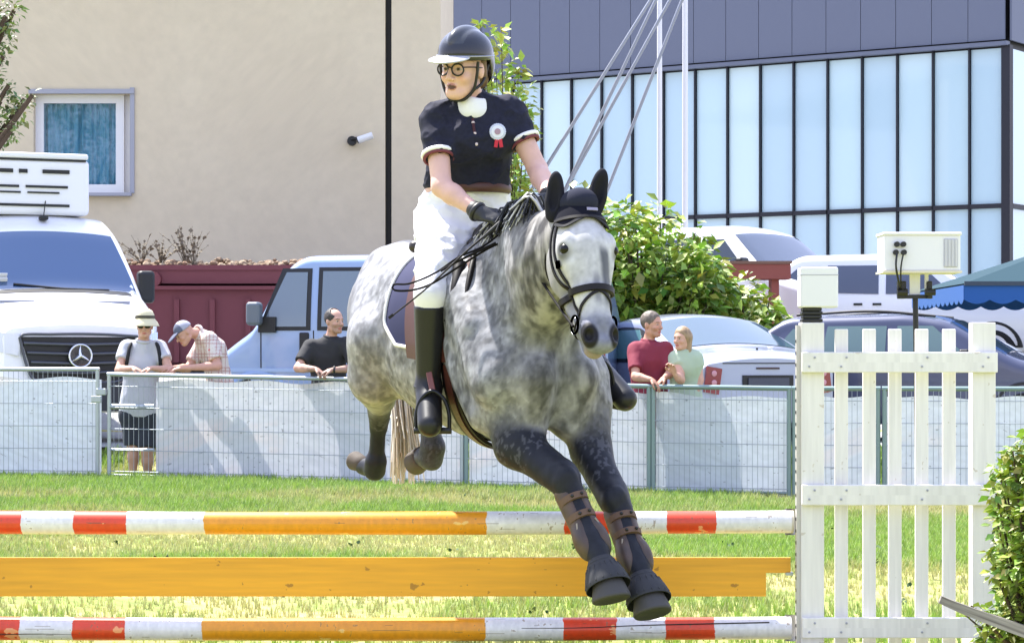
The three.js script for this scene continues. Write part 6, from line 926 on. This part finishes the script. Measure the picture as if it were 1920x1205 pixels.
  part('collar', blob([C(at(884, 205, 10.19), at(883, 185, 10.185), 0.078, 0.07, 0.01, { cut: 1 }), C(at(880, 207, 10.135), at(880, 196, 10.135), 0.026, 0.03, 0.03)], 0.006, { colour: () => [0.74, 0.74, 0.78] }), vmat(0.85), t);
  const surf = (px, py) => { const o = at(px, py, 9.7), q = shoot([...sg.torso, E(at(868, 262, 10.16), [0.075, 0.075, 0.065], null, 0.06), E(at(922, 260, 10.19), [0.075, 0.075, 0.065], null, 0.06)], o, o.clone().sub(V(0, CH, 0)).normalize(), 0.006); return q; };
  for (const [px, py] of [[887, 230], [890, 250], [893, 270]]) part('button', new THREE.SphereGeometry(0.0075, 10, 8).scale(1, 1, 0.5).translate(...surf(px, py).toArray()), mat(0xc8b8b8, 0.4), shirt);
  part('placket', strap([surf(886, 222), surf(889, 245), surf(893, 275)].map(p => p.add(V(0, 0, 0.001))), null, 0.012, 0.004, 0, 12), mat(0x3a1520, 0.8), shirt);
  { // rosette on the chest
    const c = surf(933, 247).add(V(0, 0, 0.006)), rs = thing('rosette', 'white rosette with small red ribbons pinned on the navy shirt', 'rosette', c, { world: true }), pl = [];
    for (let k = 0; k < 22; k++) { const a = k / 22 * 6.283; pl.push(new THREE.SphereGeometry(0.008, 6, 5).scale(1, 1, 0.4).translate(c.x + Math.cos(a) * 0.028, c.y + Math.sin(a) * 0.028, c.z)); }
    part('pleats', merge(pl), mat(0xbfc4d8, 0.7), rs); part('disc', new THREE.CylinderGeometry(0.026, 0.026, 0.006, 24).rotateX(Math.PI / 2).translate(c.x, c.y, c.z + 0.003), mat(0xd6d9e6, 0.5), rs); part('centre', new THREE.CylinderGeometry(0.013, 0.013, 0.004, 18).rotateX(Math.PI / 2).translate(c.x, c.y, c.z + 0.008), mat(0x9a7f90, 0.5), rs);
    for (const s of [-1, 1]) part('ribbon', box(0.015, 0.042, 0.003).rotateZ(s * 0.16).translate(c.x + s * 0.009 + 0.004, c.y - 0.045, c.z), mat(0xb81830, 0.6), rs);
  }
  // breeches, belt
  const bl = bodyPrims(j, 0.008, 0.78), kneeCut = lerpV(j.knR, j.anR, 0.34), kneeCutL = lerpV(j.knL, j.anL, 0.34), waist = lerpV(j.chest, j.hip, 0.62);
  part('breeches', blob([...bl.hips, ...legU(0.012), C(j.knR, kneeCut, 0.062, 0.05, 0.03), C(j.knL, kneeCutL, 0.084, 0.078, 0.04), C(at(862, 346, 10.38), at(836, 425, 10.45), 0.092, 0.125, 0.08), C(at(906, 346, 10.38), at(902, 410, 10.42), 0.1, 0.115, 0.08), C(at(846, 425, 10.4), at(820, 505, 10.18), 0.112, 0.08, 0.06)], 0.009, { colour: (x, y, z) => { const k = 0.97 + 0.05 * noise(x * 40, y * 40, z * 40); return [0.74 * k, 0.74 * k, 0.79 * k]; }, post: (d, x, y, z) => Math.max(folds(0.008 * sm(j.knR.y - 0.02, j.knR.y + 0.06, y), 10, 5)(d, x, y, z) - 0.012 * sm(j.knR.y - 0.02, j.knR.y + 0.06, y) * Math.pow(1 - Math.abs(fbm(x * 9 + y * 10, y * 13 - x * 7, z * 9, 2) * 2 - 1), 6), y - beltY) }), vmat(0.8, { sheen: 0.2 }), t);
  { const c = at(888, 350, 10.37); c.y = beltY; part('belt', new THREE.TorusGeometry(0.155, 0.013, 8, 50).rotateX(Math.PI / 2).scale(0.98, 1.7, 0.86).translate(c.x, c.y - 0.008, c.z), mat(0x4a2a1e, 0.5), t); }
  // boots
  const boot = (k, a, cut, toe, heel) => { const u = a.clone().sub(k).normalize(), up = lerpV(k, a, 0.1), low = lerpV(k, a, 0.96), pr = [C(low, up, 0.05, 0.068, 0.02, { cut: 1 }), C(a, toe, 0.056, 0.052, 0.03), C(a, heel, 0.052, 0.044, 0.02)]; const m = part('riding_boot', blob(pr, 0.0075, { colour: () => [0.010, 0.010, 0.012] }), vmat(0.38, { specularIntensity: 0.7 }), t); part('ankle_strap', ring(lerpV(a, k, 0.02), u, 0.056, 0.008, 1.2), M.black, m); part('sole', C2(toe, heel), mat(0x2a2420, 0.8), m); };
  const C2 = (toe, heel) => { const f = toe.clone().sub(heel).normalize(), dn = V(0, -1, 0).addScaledVector(f, f.y).normalize(); return blob([C(toe.clone().addScaledVector(dn, 0.036), heel.clone().addScaledVector(dn, 0.036), 0.016, 0.018, 0.01)], 0.007); };
  boot(j.knR, j.anR, kneeCut, toeR, heelR); boot(j.knL, j.anL, kneeCutL, toeL, heelL);
  // gloves
  for (const [w, dir, palm, s, e] of [[j.wrR, at(955, 415, 9.92).sub(j.wrR), V(0.15, -0.75, -0.4), 1, j.elR], [j.wrL, V(-0.4, -0.6, 0.3), V(-0.7, -0.2, -0.3), -1, j.elL]]) { const g = part('glove', blob([...handPrims(w, dir, palm, s, 1.0, 1.08, 0.0025), C(lerpV(w, e, 0.1), w, 0.037, 0.034, 0.02)], 0.0042, { colour: () => [0.017, 0.017, 0.02] }), vmat(0.55), t); part('glove_strap', ring(lerpV(w, e, 0.03), e.clone().sub(w), 0.036, 0.009, 1.4), M.black, g); }
  // helmet
  const hh = (r, f, u) => inF(j.head, B, r * hs, f * hs, u * hs), up2 = (v) => v.sub(j.head), gloss = vmat(0.22, { clearcoat: 0.5, clearcoatRoughness: 0.06, specularIntensity: 0.7 });
  const helm = part('helmet', blob([E(hh(0, -0.02, 0.055), [0.105 * hs, 0.13 * hs, 0.105 * hs], B, 0.01), E(hh(0, -0.02, 0.1), [0.05 * hs, 0.122 * hs, 0.071 * hs], B, 0.004), E(hh(0, -0.085, 0.0), [0.088 * hs, 0.06 * hs, 0.085 * hs], B, 0.03)], 0.0045, { colour: (x, y, z) => { const v = V(x, y, z).sub(j.head), u = v.dot(B[2]) / hs, r = Math.abs(v.dot(B[0])) / hs; return u < 0.047 ? [0.006, 0.006, 0.008] : r < 0.05 && u > 0.1 ? [0.03, 0.033, 0.042] : [0.010, 0.011, 0.018]; }, post: (d, x, y, z) => { const v = V(x, y, z).sub(j.head), f = v.dot(B[1]) / hs, u = v.dot(B[2]) / hs; return Math.max(d, (f > -0.045 ? 0.033 : 0.033 + (f + 0.045) * 1.6) - u); } }), gloss, t);
  part('visor', blob([E(hh(0, 0.105, 0.04), [0.085 * hs, 0.085 * hs, 0.011 * hs], [B[0], inF(V(0, 0, 0), B, 0, 0.985, -0.17), inF(V(0, 0, 0), B, 0, 0.17, 0.985)], 0.01)], 0.004, { colour: () => [0.45, 0.45, 0.48] }), vmat(0.3, { clearcoat: 0.6 }), helm);  // silver-white peak: its highlight is put into the base colour
  part('helmet_trim', merge([tube(Array.from({ length: 40 }, (_, i) => { const a = i / 39 * 6.283; return hh(Math.sin(a) * 0.107, -0.02 + Math.cos(a) * 0.132, 0.05); }), 0.0035 * hs, 80, 5)]), mat(0x9a9ca8, 0.3, { metalness: 0.6 }), helm);
  for (const s of [1, -1]) part('chin_strap', merge([tube([hh(s * 0.088, 0.03, 0.03), hh(s * 0.082, 0.03, -0.03), hh(s * 0.066, 0.03, -0.085), hh(s * 0.03, 0.045, -0.122), hh(0, 0.05, -0.126)], 0.0065, 30, 6), tube([hh(s * 0.085, -0.06, 0.02), hh(s * 0.078, -0.02, -0.055), hh(s * 0.066, 0.03, -0.085)], 0.006, 20, 6)]), M.black, helm);
  part('hair', blob([E(hh(0, -0.085, -0.04), [0.07, 0.045, 0.055], B, 0.02), C(hh(0.07, -0.03, 0.03), hh(0.074, -0.04, -0.03), 0.02, 0.015, 0.02), C(hh(-0.07, -0.03, 0.03), hh(-0.074, -0.04, -0.03), 0.02, 0.015, 0.02)], 0.006, { colour: (x, y, z) => [0.12, 0.07, 0.04].map(q => q * (0.6 + 0.8 * noise(x * 160, y * 40, z * 160))) }), vmat(0.6), t);
  // glasses
  const gl = [], rim = (s) => tube(Array.from({ length: 21 }, (_, i) => { const a = i / 20 * 6.283; return hh(s * 0.034 + Math.cos(a) * 0.026, 0.099 - 0.25 * Math.abs(0.034 + s * Math.cos(a) * 0.026) * 0.35, -0.002 + Math.sin(a) * 0.023); }), 0.0038, 40, 6);
  gl.push(rim(1), rim(-1), tube([hh(-0.01, 0.1, 0.003), hh(0, 0.104, 0.007), hh(0.01, 0.1, 0.003)], 0.003, 8, 5)); for (const s of [1, -1]) gl.push(tube([hh(s * 0.059, 0.092, 0.008), hh(s * 0.078, 0.06, 0.008), hh(s * 0.084, -0.01, 0.004)], 0.003, 12, 5));
  const fr = part('glasses', merge(gl), mat(0x0e0c0c, 0.3), t); for (const s of [1, -1]) { const m = new THREE.Matrix4().makeBasis(B[0], B[2], B[1].clone()), g = new THREE.CircleGeometry(0.0245, 22).scale(1, 0.9, 1).applyMatrix4(m); const c = hh(s * 0.034, 0.097, -0.002); part('lens', g.translate(c.x, c.y, c.z), mat(0xffffff, 0.02, { transmission: 1, thickness: 0, side: THREE.DoubleSide }), fr); }
}
renderer.render(scene, camera);
